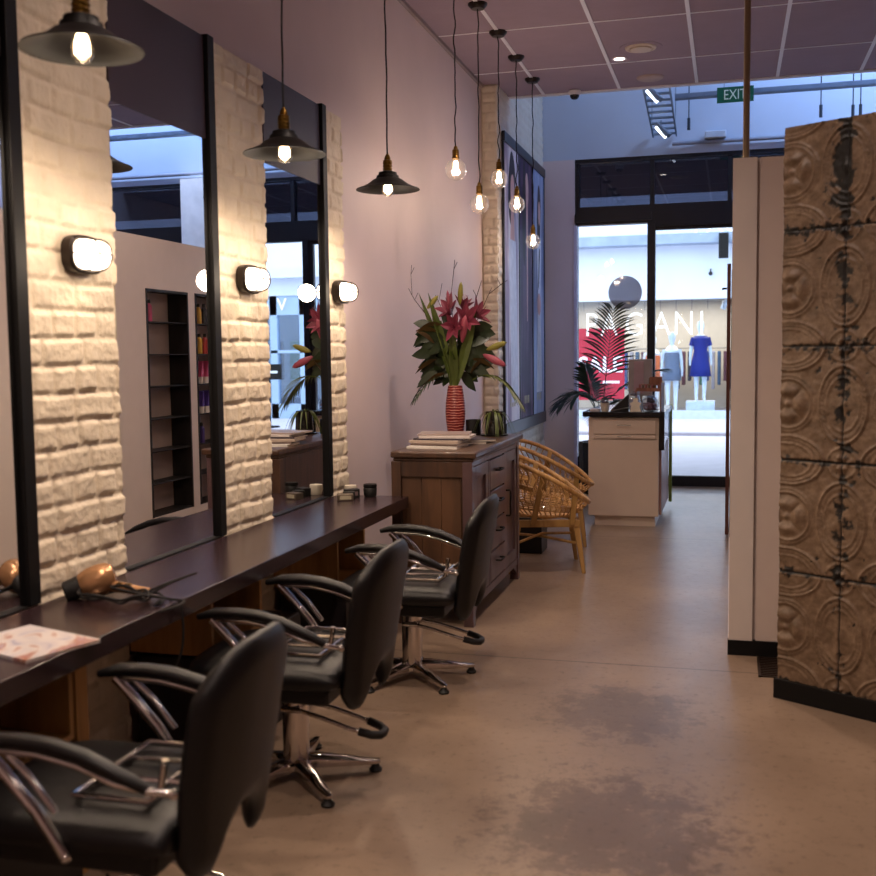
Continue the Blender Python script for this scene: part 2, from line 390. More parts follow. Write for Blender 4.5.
# counter
c = thing('styling_counter', 'long dark brown laminate styling counter under the mirrors', 'counter', (-1.9, 3.7, 0))
mbt = MB(); mbt.box((-2.110, 0.6, CT-.062), (-1.695, 5.55, CT))
mbt.build('worktop', counter_m, c, bevel=.003)
for i, (a, b) in enumerate([(1.95, 2.56), (3.39, 3.82), (4.66, 5.06)]):
    cz0 = .425 if i < 2 else .39
    q = MB(); q.box((-2.108, a, cz0), (-1.78, a+.02, CT-.064)); q.box((-2.108, b-.02 if i else b-.02, cz0), (-1.78, b, CT-.064))
    q.box((-2.108, a+.02, cz0), (-1.78, b-.02, cz0+.02)); q.build('open_cubby', cub_wood, c, bevel=.0015)
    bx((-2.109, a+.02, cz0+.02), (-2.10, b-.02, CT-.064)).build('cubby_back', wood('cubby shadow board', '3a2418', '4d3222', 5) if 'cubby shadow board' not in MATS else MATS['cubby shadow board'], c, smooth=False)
bx((-2.108, 2.60, .0), (-1.80, 2.66, CT-.064)).build('end_panel', cub_wood, c, bevel=.002)
for a, b, z1 in ((3.43, 4.18, .40), (4.74, 5.46, .37), (2.12, 2.56, .40)):
    bx((-2.108, a, 0), (-1.77, b, z1)).build('plinth_cabinet', dark_lam, c, bevel=.003)
bx((-2.15, 3.43, .40), (-2.11, 4.18, CT-.064)).build('back_panel', dark_lam, c, smooth=False)
bx((-2.15, 4.74, .37), (-2.11, 5.48, CT-.064)).build('back_panel', dark_lam, c, smooth=False)
for ch in c.children: ch.location = ch.location - c.location

# ------------------------------------------------------------------ bulkhead sconces
def make_sconce():
    t = thing('wall_sconce', 'oval caged bulkhead light on the nearest brick pillar', 'wall light', (0,0,0))
    m = MB()     # base ring: rounded rectangle plate against wall
    def rr(w, h, x, n=40, p=3.2):
        return [(x, w*math.copysign(abs(cos(2*pi*k/n))**(2/p), cos(2*pi*k/n)), h*math.copysign(abs(sin(2*pi*k/n))**(2/p), sin(2*pi*k/n))) for k in range(n)]
    rings = [rr(.098, .062, 0), rr(.100, .064, .006), rr(.100, .064, .034), rr(.092, .057, .042), rr(.084, .050, .040)]
    vs = [p for r in rings for p in r]; n = 40
    m.add(vs, [(i*n+k, i*n+(k+1)%n, (i+1)*n+(k+1)%n, (i+1)*n+k) for i in range(4) for k in range(n)] + [tuple(range(n))[::-1], tuple(range(4*n, 5*n))])
    m.build('housing', bronze, t)
    g = MB(); rings = []
    for k in range(8):
        a = pi/2*k/7; rings.append(rr(.084*cos(a)**.6+.0005, .050*cos(a)**.6+.0005, .036+.062*sin(a)))
    vs = [p for r in rings for p in r]
    g.add(vs, [(i*n+k, i*n+(k+1)%n, (i+1)*n+(k+1)%n, (i+1)*n+k) for i in range(7) for k in range(n)])
    g.build('glass_dome', sconce_glow, t)
    cg = MB()
    for yy in (-.035, .035):
        cg.tube([(.04+.066*sin(pi*k/12)**.7 if 0 < k < 12 else .04, yy, .055*cos(pi*k/12)) for k in range(13)], .0028, 6)
    cg.tube([(.04+.066*sin(pi*k/12)**.7 if 0 < k < 12 else .04, .09*cos(pi*k/12), 0) for k in range(13)], .0028, 6)
    cg.build('wire_cage', bronze, t)
    return t
s0 = make_sconce(); SCO = [(3.18, 1.845), (4.47, 1.845), (5.66, 1.85)]
sl = ['oval caged bulkhead light on the nearest brick pillar', 'oval caged bulkhead light on the middle brick pillar', 'oval caged bulkhead light on the far brick strip']
for i, (y, z) in enumerate(SCO):
    o = s0 if i == 0 else dup(s0, (0,0,0), 0, sl[i])
    o.location = (-2.124, y, z); o['group'] = 'bulkhead lights on the pillars'
    plight('sconce_lamp', (-1.95, y, z), 2.0, (1, .80, .62), .05)

# ------------------------------------------------------------------ pendants
def wiggle(x, y, z0, z1, seed, amp=.006, n=24):
    return [(x+amp*noise.noise((seed, k*.35, 0)), y+amp*noise.noise((seed, k*.35, 7)), z0+(z1-z0)*k/n) for k in range(n+1)]
def make_shade_pendant():
    t = thing('shade_pendant', 'x', 'pendant lamp')
    m = MB()
    prof = [(.028, .088), (.034, .085), (.046, .082), (.048, .068), (.056, .066), (.060, .052), (.075, .045), (.105, .022), (.140, .006), (.162, -.002), (.1635, -.006), (.160, -.006), (.138, .001), (.102, .017), (.070, .040), (.050, .050), (.03, .055)]
    m.lathe(prof, n=48, cap=False); m.build('lamp_shade', shade_m, t)
    b = MB(); b.lathe([(.006, .175), (.012, .165), (.016, .155), (.016, .145), (.023, .142), (.023, .09), (.028, .086), (.028, .08), (.0, .08)], n=20)
    for zz in (.10, .115, .13): b.lathe([(.0235, zz-.003), (.0255, zz), (.0235, zz+.003)], n=20, cap=False)
    b.build('lamp_holder', brass, t)
    g = MB(); g.lathe([(.014, .055), (.016, .045), (.026, .02), (.0315, -.002), (.030, -.02), (.018, -.036), (.0, -.041)], n=24, cap=False); g.build('bulb', bulb_glass, t)
    f = MB(); f.lathe([(0, .04), (.014, .036), (.021, .01), (.021, -.014), (0, -.030)], n=16); f.build('filament', filament, t)
    w = MB(); w.tube(wiggle(0, 0, .17, CZ-2.27-.02, 3), .0042, 8); w.build('cord', cord_m, t)
    r = MB(); r.lathe([(.0, CZ-2.27), (.06, CZ-2.27), (.058, CZ-2.27-.012), (.03, CZ-2.27-.028), (.0, CZ-2.27-.03)], n=28); r.build('ceiling_rose', bronze, t)
    return t
p0 = make_shade_pendant()
pl = ['dark metal shade pendant nearest the camera, in front of the first brick pillar', 'dark metal shade pendant beside the middle brick pillar', 'dark metal shade pendant hanging before the bare plaster wall']
for i, (y, z) in enumerate(((2.60, 2.335), (3.96, 2.295), (5.28, 2.345))):
    o = p0 if i == 0 else dup(p0, (0,0,0))
    o.location = (-1.70, y, z); o.scale = (1, 1, (CZ-z)/(CZ-2.27)) if False else (1,1,1); tag(o, pl[i], 'pendant lamp', 'shade pendants over the counter')
    if abs(z-2.27) > .001:
        for ch in o.children:
            if ch.name.startswith('cord') or ch.name.startswith('ceiling_rose'):
                ch.location.z = 0
                if ch.name.startswith('cord'): ch.scale.z = (CZ-z-.02)/(CZ-2.27-.02)
                else: ch.location.z = (2.27-z)
    l = spot((-1.70, y, z-.035), 34, (1, .78, .58), 172, .5)
def make_globe(zb, y, label, seed):
    t = thing('globe_pendant', label, 'pendant lamp', (-1.70, y, zb), 0, 'bare globe pendants over the sideboard')
    D = CZ-zb
    b = MB(); b.lathe([(.005, .135), (.012, .125), (.014, .112), (.021, .108), (.021, .066), (.024, .062), (.024, .052), (0, .052)], n=18)
    for zz in (.078, .090): b.lathe([(.0215, zz-.003), (.0235, zz), (.0215, zz+.003)], n=18, cap=False)
    b.build('lamp_holder', brass, t)
    g = MB(); g.lathe([(.016, .055), (.018, .046)] + [(.067*sin(a), .067*cos(a)-.018) for a in [R(22+158*k/16) for k in range(17)]], n=28, cap=False); g.build('bulb', bulb_glass, t)
    f = MB(); f.lathe([(0, .042), (.011, .038), (.0165, .02), (.0165, -.028), (.010, -.036), (0, -.038)], n=14); f.build('filament', filament, t)
    w = MB(); w.tube(wiggle(0, 0, .13, D-.02, seed, .012, 30), .0042, 8); w.build('cord', cord_m, t)
    r = MB(); r.lathe([(.0, D), (.068, D), (.066, D-.014), (.045, D-.036), (.0, D-.038)], n=28); r.build('ceiling_rose', bronze, t)
    plight('globe_lamp', (-1.70, y, zb), 9, (1, .78, .6), .03)
for k, (y, z, l) in enumerate(((6.70, 2.685, 'clear globe pendant nearest the camera, highest left of the row'), (7.36, 2.555, 'second clear globe pendant from the camera, hanging low over the sideboard end'),
                           (8.03, 2.83, 'middle clear globe pendant of the row, hung higher than its neighbours'), (8.73, 2.73, 'fourth clear globe pendant, in front of the middle poster'), (9.47, 2.50, 'farthest and lowest clear globe pendant, in front of the last poster'))):
    make_globe(z, y, l, k*5+1)

# ------------------------------------------------------------------ ceiling fittings
t = thing('downlight', 'small lit recessed downlight beside the round ceiling vent', 'ceiling light', (-.90, 9.05, CZ), 0, 'recessed downlights')
MB().lathe([(.058, 0), (.06, -.006), (.05, -.008), (.042, -.004), (.040, .0)], n=28, cap=False).build('trim_ring', grid_m, t)
MB().lathe([(.0, -.003), (.041, -.003)], n=24, cap=False).build('lamp_lens', spot_glow, t)
FILL_DLS = [(-.6, 6.1), (-.6, 1.2), (-.6, 3.4), (1.3, 1.2), (1.3, 4.5), (1.6, 7.5), (-.6, -1.2), (2.8, 3.0), (1.2, -1.0)]  # downlights added overhead out of view, to fill the room with light
for x, y in FILL_DLS: dup(t, (x, y, CZ), 0, 'added fill downlight out of the picture overhead')
spot((-.90, 9.05, CZ-.02), 60, (1, .86, .74))
for x, y in FILL_DLS: spot((x, y, CZ-.02), 125 if x < 0 else 10, (1, .78, .66), 125)
spot((1.9, 11.2, 5.5), 120, (1, .95, .9), 60)  # spot added to brighten the white column, no fitting
t = thing('ceiling_vent', 'round ringed air vent in the ceiling beside the lit downlight', 'vent', (-.705, 8.78, CZ))
MB().lathe([(.125, 0), (.12, -.012), (.10, -.016), (.098, -.008), (.085, -.006), (.083, -.02), (.065, -.024), (.0, -.026)], n=40).build('diffuser_cone', mat('cream enamel', 'c9b5a0', .5), t)
MB().lathe([(.17, 0), (.168, -.004), (.127, -.004), (.125, 0)], n=40, cap=False).build('mounting_ring', ceil_m, t)
t = tag(MB().lathe([(.0, CZ-.016), (.10, CZ-.016), (.115, CZ-.008), (.12, CZ)], c=(-.70, 9.75, 0), n=36).build('ceiling_speaker', mat('cream speaker cloth', 'b09c98', .7, bump=.3, bscale=300)), 'flat round speaker grille in the ceiling near its edge', 'speaker')
t = thing('dome_camera', 'small white dome security camera on the ceiling edge', 'security camera', (-1.40, 9.98, CZ-.01))
MB().lathe([(.0, 0), (.055, 0), (.06, -.01), (.056, -.035), (.045, -.04), (0, -.04)], n=28).build('camera_base', grid_m, t)
MB().lathe([(.044, -.038), (.040, -.058), (.025, -.075), (0, -.08)], n=24, cap=False).build('dark_dome', mat('smoked dome', '0b0b10', .1), t)

# cable ladder, trunking, exit sign in the void
galv = mat('galvanised steel', '8f9aa6', .45, .7, noise_amt=.1)
t = thing('cable_ladder', 'galvanised cable ladder hung above the ceiling edge with clip-on lamps', 'cable tray', (-.70, 11, 3.93))
t.rotation_euler = (-R(8), 0, 0)
m = MB(); m.box((-.13, -1.0, 0), (-.115, .95, .05)); m.box((.115, -1.0, 0), (.13, .95, .05)); m.build('side_rail', galv, t)
for k in range(12): bx((-.115, -.95+.165*k, .005), (.115, -.92+.165*k, .022)).build('ladder_rung', galv, t, smooth=False)
m = MB()
for yy in (-.8, .7):
    for xx in (-.122, .122): m.tube([(xx, yy, .05), (xx, yy, 1.64)], .005, 6)
m.build('hanger_rod', galv, t)
t0 = thing('clip_on_lamp', 'angled tube lamp clipped under the near end of the cable ladder', 'lamp', (-.70, 10.45, 3.955), 0, 'tube lamps on the cable ladder')
def clip_lamp():
    m = MB(); m.hexa([(-.09, -.05, .0), (.02, -.07, -.12), (.05, .0, -.12), (-.06, .03, .0)], [(-.08, -.05, .04), (.05, -.07, -.09), (.08, .0, -.09), (-.05, .03, .04)]); m.build('lamp_body', galv, t0)
    m = MB(); m.tube([(-.08, -.045, -.012), (.02, -.055, -.128)], .014, 10); m.build('lamp_tube', tube_glow, t0)
    m = MB(); m.tube([(-.03, 0, .03), (-.03, 0, .06)], .008, 6); m.build('clamp', galv, t0)
clip_lamp(); dup(t0, (-.68, 11.45, 3.815), 0, 'angled tube lamp clipped under the far end of the cable ladder', 'tube lamps on the cable ladder')
m = MB(); m.box((-.55, 11.0, 3.985), (XR-.05, 11.1, 4.03))
for k in range(60): m.box((-.5+.08*k, 10.995, 3.992), (-.46+.08*k, 11.0, 4.022))
tag(m.build('cable_trunking', galv, smooth=False), 'long slotted cable trunking running right across behind the exit sign', 'cable tray')
m = MB(); m.tube([(-.62, 11.93, 3.72), (XR-.1, 11.93, 3.72)], .022, 10); tag(m.build('conduit_pipe', mat('grey conduit', '8d8f9b', .5)), 'thin grey pipe running along the foot of the bulkhead wall', 'pipe')
m = MB()
tag(bx((-.28, 11.86, 3.745), (-.06, 11.96, 3.82)).build('junction_box', mat('pale grey plastic', 'b9bdc6', .5), bevel=.01), 'pale junction box on top of the grey pipe', 'junction box')
for k, (x, z0, z1) in enumerate(((-.43, 3.76, 5.58), (.85, 3.8, 5.58), (1.15, 3.78, 5.58), (1.22, 3.78, 5.58))):
    m = MB(); m.tube([(x, 11.45, z1), (x, 11.45, z0)], .006, 8); m.lathe([(.0, z0), (.016, z0), (.016, z0+.12), (.0, z0+.12)], c=(x, 11.45, 0), n=10)
    tag(m.build('hanging_cable', mat('dark cable', '27303c', .6)), ['thin cable dropping just left of the exit sign', 'leftmost thin cable dropping behind the pressed-tin screen top', 'middle thin cable dropping behind the pressed-tin screen top', 'rightmost thin cable dropping behind the pressed-tin screen top'][k], 'cable')
t = thing('exit_sign', 'green EXIT sign hanging behind the ceiling edge', 'exit sign', (.025, 10.5, 3.87))
bx((-.165, -.012, -.07), (.165, .012, .07)).build('sign_plate', mat('exit green', '0b5a41', .5, emit='0b6a4b', estr=.1), t, bevel=.003)
text_mesh('sign_lettering', 'EXIT', .12, mat('exit white', 'cfe5da', .5, emit='dff5ea', estr=.12), (0, -.014, 0), (R(90), 0, 0), t, .001, width=.2, height=.088)
MB().tube([(-.1, 0, .07), (-.1, 0, 1.72)], .004, 6).build('hanger_rod', galv, t); MB().tube([(.1, 0, .07), (.1, 0, 1.72)], .004, 6).build('hanger_rod', galv, t)

# ------------------------------------------------------------------ shopfront
g = MB()
g.box((-1.68, SF, 2.90), (1.5, SF+.12, 3.10)); g.box((-.84, SF, 2.86), (1.5, SF+.12, 2.90)); g.box((-1.68, SF-.01, 3.58), (1.5, SF+.12, 3.62))
for x in (-1.68, -.86, -.04, .78, 1.46): g.box((x, SF, 3.10), (x+.045, SF+.1, 3.58))
g.box((2.12, SF, 2.82), (XR, SF+.12, 3.10)); g.box((2.12, SF-.01, 3.58), (XR, SF+.12, 3.62))
g.box((-1.68, SF-.04, 2.93), (-.84, SF, 3.02))
st('trim_5', g, frame_m)
st('window_1', bx((-1.64, SF+.05, 3.10), (1.48, SF+.056, 3.58)), tglass)
st('window_2', bx((2.12, SF+.05, 3.10), (XR, SF+.056, 3.58)), tglass)
st('window_3', bx((-1.66, SF+.05, .30), (-.88, SF+.058, 2.91)), glass)
g = MB(); g.box((-1.68, SF, 0), (-.84, SF+.1, .32)); g.box((-1.68, SF, .3), (-1.655, SF+.1, 2.91)); g.box((-.885, SF-.02, 0), (-.80, SF+.1, 2.91))
st('trim_6', g, frame_m)
d = MB(); d.box((-.80, SF+.02, 0.0), (.62, SF+.08, .115)); d.box((-.80, SF+.02, 2.82), (.62, SF+.08, 2.86)); d.box((.56, SF+.02, .115), (.62, SF+.08, 2.82))
dd = st('door_1', d, frame_m); p = bx((-.80, SF+.045, .115), (.56, SF+.053, 2.82)).build('pane', glass, dd, smooth=False)
g = MB(); g.box((.62, SF, 0), (.69, SF+.1, 2.87)); g.box((1.44, SF, 0), (1.5, SF+.1, 2.87)); g.box((.69, SF, 0), (1.44, SF+.1, .12)); st('trim_7', g, frame_m)
st('window_4', bx((.69, SF+.05, .12), (1.44, SF+.056, 2.87)), glass)
st('window_5', bx((2.12, SF+.05, 0), (XR, SF+.056, 2.82)), glass)
st('trim_8', bx((-1.69, SF-.035, .0), (-1.655, SF, 2.9)), mat('lilac reveal paint', 'cfc6dc', .5))
t = thing('window_decal', 'round frosted grey decal stuck on the left shop window', 'decal', (-1.13, SF+.04, 2.15))
MB().lathe([(0, 0), (.185, 0), (.185, .003), (0, .003)], n=48, axis=(0, -1, 0)).build('disc', thin_glass('frosted grey film', (.52, .50, .53), .10, .03, .35, (.5, .48, .48)), t, smooth=False)

# ------------------------------------------------------------------ partition with retail niches
PXL = .012
part = MB()
NZ0, NZ1 = .26, 2.02
N1 = (7.25, 7.90); N2 = (8.02, 8.62)
P0, P1, TH, PH = 5.36, 9.45, .42, 2.41
# body split round the two niches
def seg(y0, y1, z0=0, z1=PH): part.box((PXL, y0, z0), (PXL+TH, y1, z1))
seg(P0+.02, N1[0]); seg(N1[1], N2[0]); seg(N2[1], P1)
for n_ in (N1, N2):
    seg(n_[0], n_[1], 0, NZ0); seg(n_[0], n_[1], NZ1, PH); part.box((PXL+.19, n_[0], NZ0), (PXL+TH, n_[1], NZ1))
st('wall_partition', part, white_paint)
g = MB(); g.box((PXL-.006, P0-.012, .075), (.118, P0+.02, PH)); st('wall_partition_end', g, white_paint)
g = MB(); g.box((.134, P0+.0, .075), (PXL+TH, P0+.02, PH)); st('wall_partition_end_inner', g, mat('white painted board b', 'd3c0b6', .45, noise_amt=.02))
st('baseboard_partition', bx((PXL-.01, P0-.016, 0), (PXL+TH, P0+.02, .075)), black_paint)
st('baseboard_partition_side', bx((PXL-.008, P0+.02, 0), (PXL, P1, .06)), white_paint)
nich_m = mat('niche back board', 'a08f88', .35, noise_amt=.15, nscale=3)
jam = mat('niche black jamb', '100a0a', .5)
for k, n_ in enumerate((N1, N2)):
    t = thing('niche_shelf_unit', ['recessed black-framed shelf unit, mostly empty, nearer the camera', 'recessed black-framed shelf unit stocked with bottles, nearer the street door'][k], 'shelf unit', (PXL, n_[0], NZ0), 0, 'shelf units recessed in the white partition')
    W = n_[1]-n_[0]; Hh = NZ1-NZ0
    q = MB(); q.box((.0, .0, 0), (.185, .012, Hh)); q.box((.0, W-.012, 0), (.185, W, Hh)); q.box((0, .012, Hh-.012), (.185, W-.012, Hh)); q.box((0, .012, 0), (.185, W-.012, .012)); q.box((-.006, 0, 0), (0, .02, Hh)); q.box((-.006, W-.02, 0), (0, W, Hh)); q.box((-.006, .02, Hh-.02), (0, W-.02, Hh))
    q.build('frame', jam, t, smooth=False); bx((.175, .012, .012), (.185, W-.012, Hh-.012)).build('back_board', nich_m, t, smooth=False)
    for j in range(1, 7): bx((.005, .014, Hh*j/7-.004), (.174, W-.014, Hh*j/7+.004)).build('shelf', jam, t, smooth=False)
cols = ['7a2a4a', 'a8322f', '3e2a6e', '4f3a86', 'c79a3a', '2f2f38', 'b84a70', 'd8cfc8']
def make_bottle(r, h, c, kind):
    t = thing('hair_product_bottle', 'x', 'bottle')
    bm_ = mat('plastic '+c, c, .35, noise_amt=.05)
    if kind == 0: MB().lathe([(0, 0), (r, 0), (r, h*.72), (r*.5, h*.8), (r*.42, h*.84), (0, h*.84)], n=14).build('bottle_body', bm_, t); MB().lathe([(0, h*.84), (r*.55, h*.84), (r*.5, h), (0, h)], n=14).build('cap', jam, t)
    else: MB().lathe([(0, 0), (r*1.0, 0), (r*1.0, h*.3), (0, h*.3)], n=14).build('cap', mat('plastic d8cfc8', 'd8cfc8', .35), t); MB().hexa([(-r, -r*.9, h*.3), (r, -r*.9, h*.3), (r, r*.9, h*.3), (-r, r*.9, h*.3)], [(-r*1.1, -r*.2, h), (r*1.1, -r*.2, h), (r*1.1, r*.2, h), (-r*1.1, r*.2, h)]).build('tube_body', bm_, t)
    return t
kinds = {}
def shelfz(j): return NZ0 + (NZ1-NZ0)*j/7 + (.0045 if j else .0125)
stock = []
for j, row in {6: [0, 4, 5], 5: [5, 4, 1], 4: [1, 6, 6, 1], 3: [2, 3, 3, 2, 3], 2: [7, 2]}.items():
    for q, ci in enumerate(row): stock.append((.06, N2[0]+.07+.10*q, shelfz(j), ci, j))
stock += [(.07, N1[0]+.07, shelfz(6), 0, 6), (.07, N1[0]+.16, shelfz(6), 6, 6), (.06, N1[0]+.07, shelfz(1), 5, 1)]
rown = {6: 'top', 5: 'second', 4: 'third', 3: 'fourth', 2: 'fifth', 1: 'lower'}
cn = ['plum', 'red', 'indigo', 'violet', 'gold', 'charcoal', 'pink', 'white']
for x, y, z, ci, j in stock:
    kd = 1 if j in (4, 3) else 0
    if (ci, kd) not in kinds: o = kinds[(ci, kd)] = make_bottle(.026, .17 if kd == 0 else .19, cols[ci], kd)
    else: o = dup(kinds[(ci, kd)], (0,0,0))
    o.location = (PXL+x, y, z)
    tag(o, '%s hair product %s on the %s shelf of the %s niche' % (cn[ci], 'tube' if kd else 'bottle', rown[j], 'far' if y > 7.95 else 'near'), 'bottle', 'hair products in the niches')
# brown tall door edge along the passage side
t = thing('tall_cupboard_door', 'tall reddish-brown door standing ajar along the white partition', 'door', (PXL-.01, 8.66, 0))
bx((-.028, 0, .04), (.0, .62, 2.17)).build('door_leaf', wood('red brown timber', '4c2c26', '6a4036', 5), t, bevel=.002)
MB().tube([(-.03, .04, 1.98), (-.06, .04, 1.98), (-.06, .10, 1.98)], .008, 8).build('door_handle', black_paint, t)
# pole on the partition
o = MB().lathe([(.03, PH), (.03, PH+.006), (.0155, PH+.008), (.0155, CZ-.008), (.03, CZ-.006), (.03, CZ)], c=(.066, P0+.06, 0), n=18).build('steel_pole', mat('warm steel pole', 'a08c70', .35, .7))
tag(o, 'thin metal pole from the white partition top up to the ceiling', 'pole')
# floor grate
m = MB(); m.box((.14, 5.0, .0), (.152, 5.33, .008)); m.box((.25, 5.0, .0), (.262, 5.33, .008))
for k in range(12): m.box((.152, 5.005+.028*k, 0), (.25, 5.017+.028*k, .006))
tag(m.build('floor_grille', mat('bronze grille', '33261f', .4, .6), smooth=False), 'narrow slatted bronze grille in the floor by the partition', 'floor grille')

# ------------------------------------------------------------------ pressed tin screen
def tin_screen():
    A = Vector((.222, 4.742)); D = Vector((.851, -.525)).normalized(); Ln, z0, z1 = 1.30, .085, 2.415
    Nn = Vector((D.y, -D.x))                     # towards the camera
    t = thing('pressed_tin_screen', 'tall screen of worn pressed-tin tiles with peeling paint at right', 'screen', (A.x, A.y, 0), math.atan2(D.y, D.x))
    TS, s0, zs = .478, .272, 1.99                 # tile size, first vertical seam, a horizontal seam height
    st_ = .0055; nu = int(.62/st_); nv = int((z1-z0)/st_)
    def pat(s, z):
        u = ((s-s0)/TS) % 1.0; v = ((z-zs)/TS) % 1.0; x = u-.5; y = v-.5; r = math.hypot(x, y); a = math.atan2(y, x)
        h = 0
        pet = abs(cos(2*a)); 
        if r < .20: h += .012*(pet**.5)*math.exp(-((r-.11)/.05)**2)*(1-.5*math.exp(-(sin(2*(a-pi/4)*1.0)/.12)**2)) + .010*math.exp(-(r/.028)**2)
        for rr_, w, am in ((.215, .010, .006), (.245, .007, .004)): h += am*math.exp(-((r-rr_)/w)**2)
        # large arcs centred on edges' mid-points, making lens forms
        for (cx, cy) in ((.5, 0), (-.5, 0), (0, .5), (0, -.5)):
            q = math.hypot((x-cx)*(1.0 if cx == 0 else 1.55), (y-cy)*(1.0 if cy == 0 else 1.55)); 
            h += .007*math.exp(-((q-.33)/.010)**2) + .0045*math.exp(-((q-.285)/.014)**2)*(.55+.45*cos(a*0+ (x-cx+y-cy)*170)) + .004*math.exp(-((q-.23)/.008)**2)
            h += .005*math.exp(-(q/.05)**2)
        for (cx, cy) in ((.5,.5),(-.5,.5),(.5,-.5),(-.5,-.5)):
            q = math.hypot(x-cx, y-cy); h += .009*math.exp(-((q-.05)/.02)**2)*(.6+.4*cos(6*math.atan2(y-cy, x-cx)))+.004*math.exp(-((q-.13)/.008)**2)
        h += .0016*noise.noise((s*18, z*18, 2)) + .0012*noise.noise((s*55, z*55, 4))
        du = min(u, 1-u)*TS; dv = min(v, 1-v)*TS; e = min(du, dv)
        if e < .006: h -= .006*(1-e/.006)
        return h, e, du, dv
    mb = MB(); mask = []
    def fn(i, j):
        s = .62*i; z = z0+(z1-z0)*j; h, e, du, dv = pat(s, z)
        n1 = noise.fractal((s*14, z*14, 3.3), 1.0, 2.0, 5); n2 = noise.fractal((s*42, z*42, 8.1), 1.0, 2.0, 4); n4 = noise.noise((s*2.1, z*1.7, 5))
        k = (.020 - min(du*.75, dv*1.25))/.05 + n1*1.05 + n2*.75 + .45*n4 + (.75 if (z > 2.02 and .17 < s < .29) else 0) - .31
        if e < .0045: k = 1
        k += .6 if (n1*.7+n2*.4 > .62) else 0
        k = min(1, max(0, k*3.2)); mask.append(k)
        return (s, -h*1.5-.019+.002*k, z)
    mb.grid(fn, nu, nv)
    w = nu+1; vs = mb.v; n = len(vs)
    m = bpy.data.materials.new('worn pressed tin'); m.use_nodes = True; T = NT(m); b = T.n['Principled BSDF']
    at = T.new('ShaderNodeAttribute', attribute_name='peel'); tc = T.new('ShaderNodeTexCoord')
    nz = T.new('ShaderNodeTexNoise', _Scale=22.0, _Detail=8.0, _Roughness=.7); T.link(tc.outputs['Object'], nz.inputs['Vector'])
    c1 = T.ramp(nz.outputs['Fac'], [(.3, '54422f'), (.5, '735c48'), (.7, '8d7660')])
    mx = T.new('ShaderNodeMix', data_type='RGBA'); T.link(at.outputs['Fac'], mx.inputs['Factor']); T.link(c1.outputs[0], mx.inputs['A']); mx.inputs['B'].default_value = col('0a0605')
    T.link(mx.outputs['Result'], b.inputs['Base Color']); b.inputs['Roughness'].default_value = .5
    me = bpy.data.meshes.new('tin_tiles'); me.from_pydata(vs, [], mb.f); me.materials.append(m)
    at_ = me.attributes.new('peel', 'FLOAT', 'POINT'); at_.data.foreach_set('value', mask)
    me.polygons.foreach_set('use_smooth', [True]*len(me.polygons)); me.flip_normals()
    o = bpy.data.objects.new('tin_tiles', me); COL.objects.link(o); o.parent = t
    bx((0, -.011, z0), (Ln, .05, z1)).build('backing_board', dark_lam, t, smooth=False)
    bx((.62, -.024, z0), (Ln, -.011, z1)).build('tin_tiles_far', m, t, smooth=False)
    bx((-.012, -.035, 0), (Ln, .055, z0)).build('kick_board', black_paint, t, bevel=.002)
tin_screen()

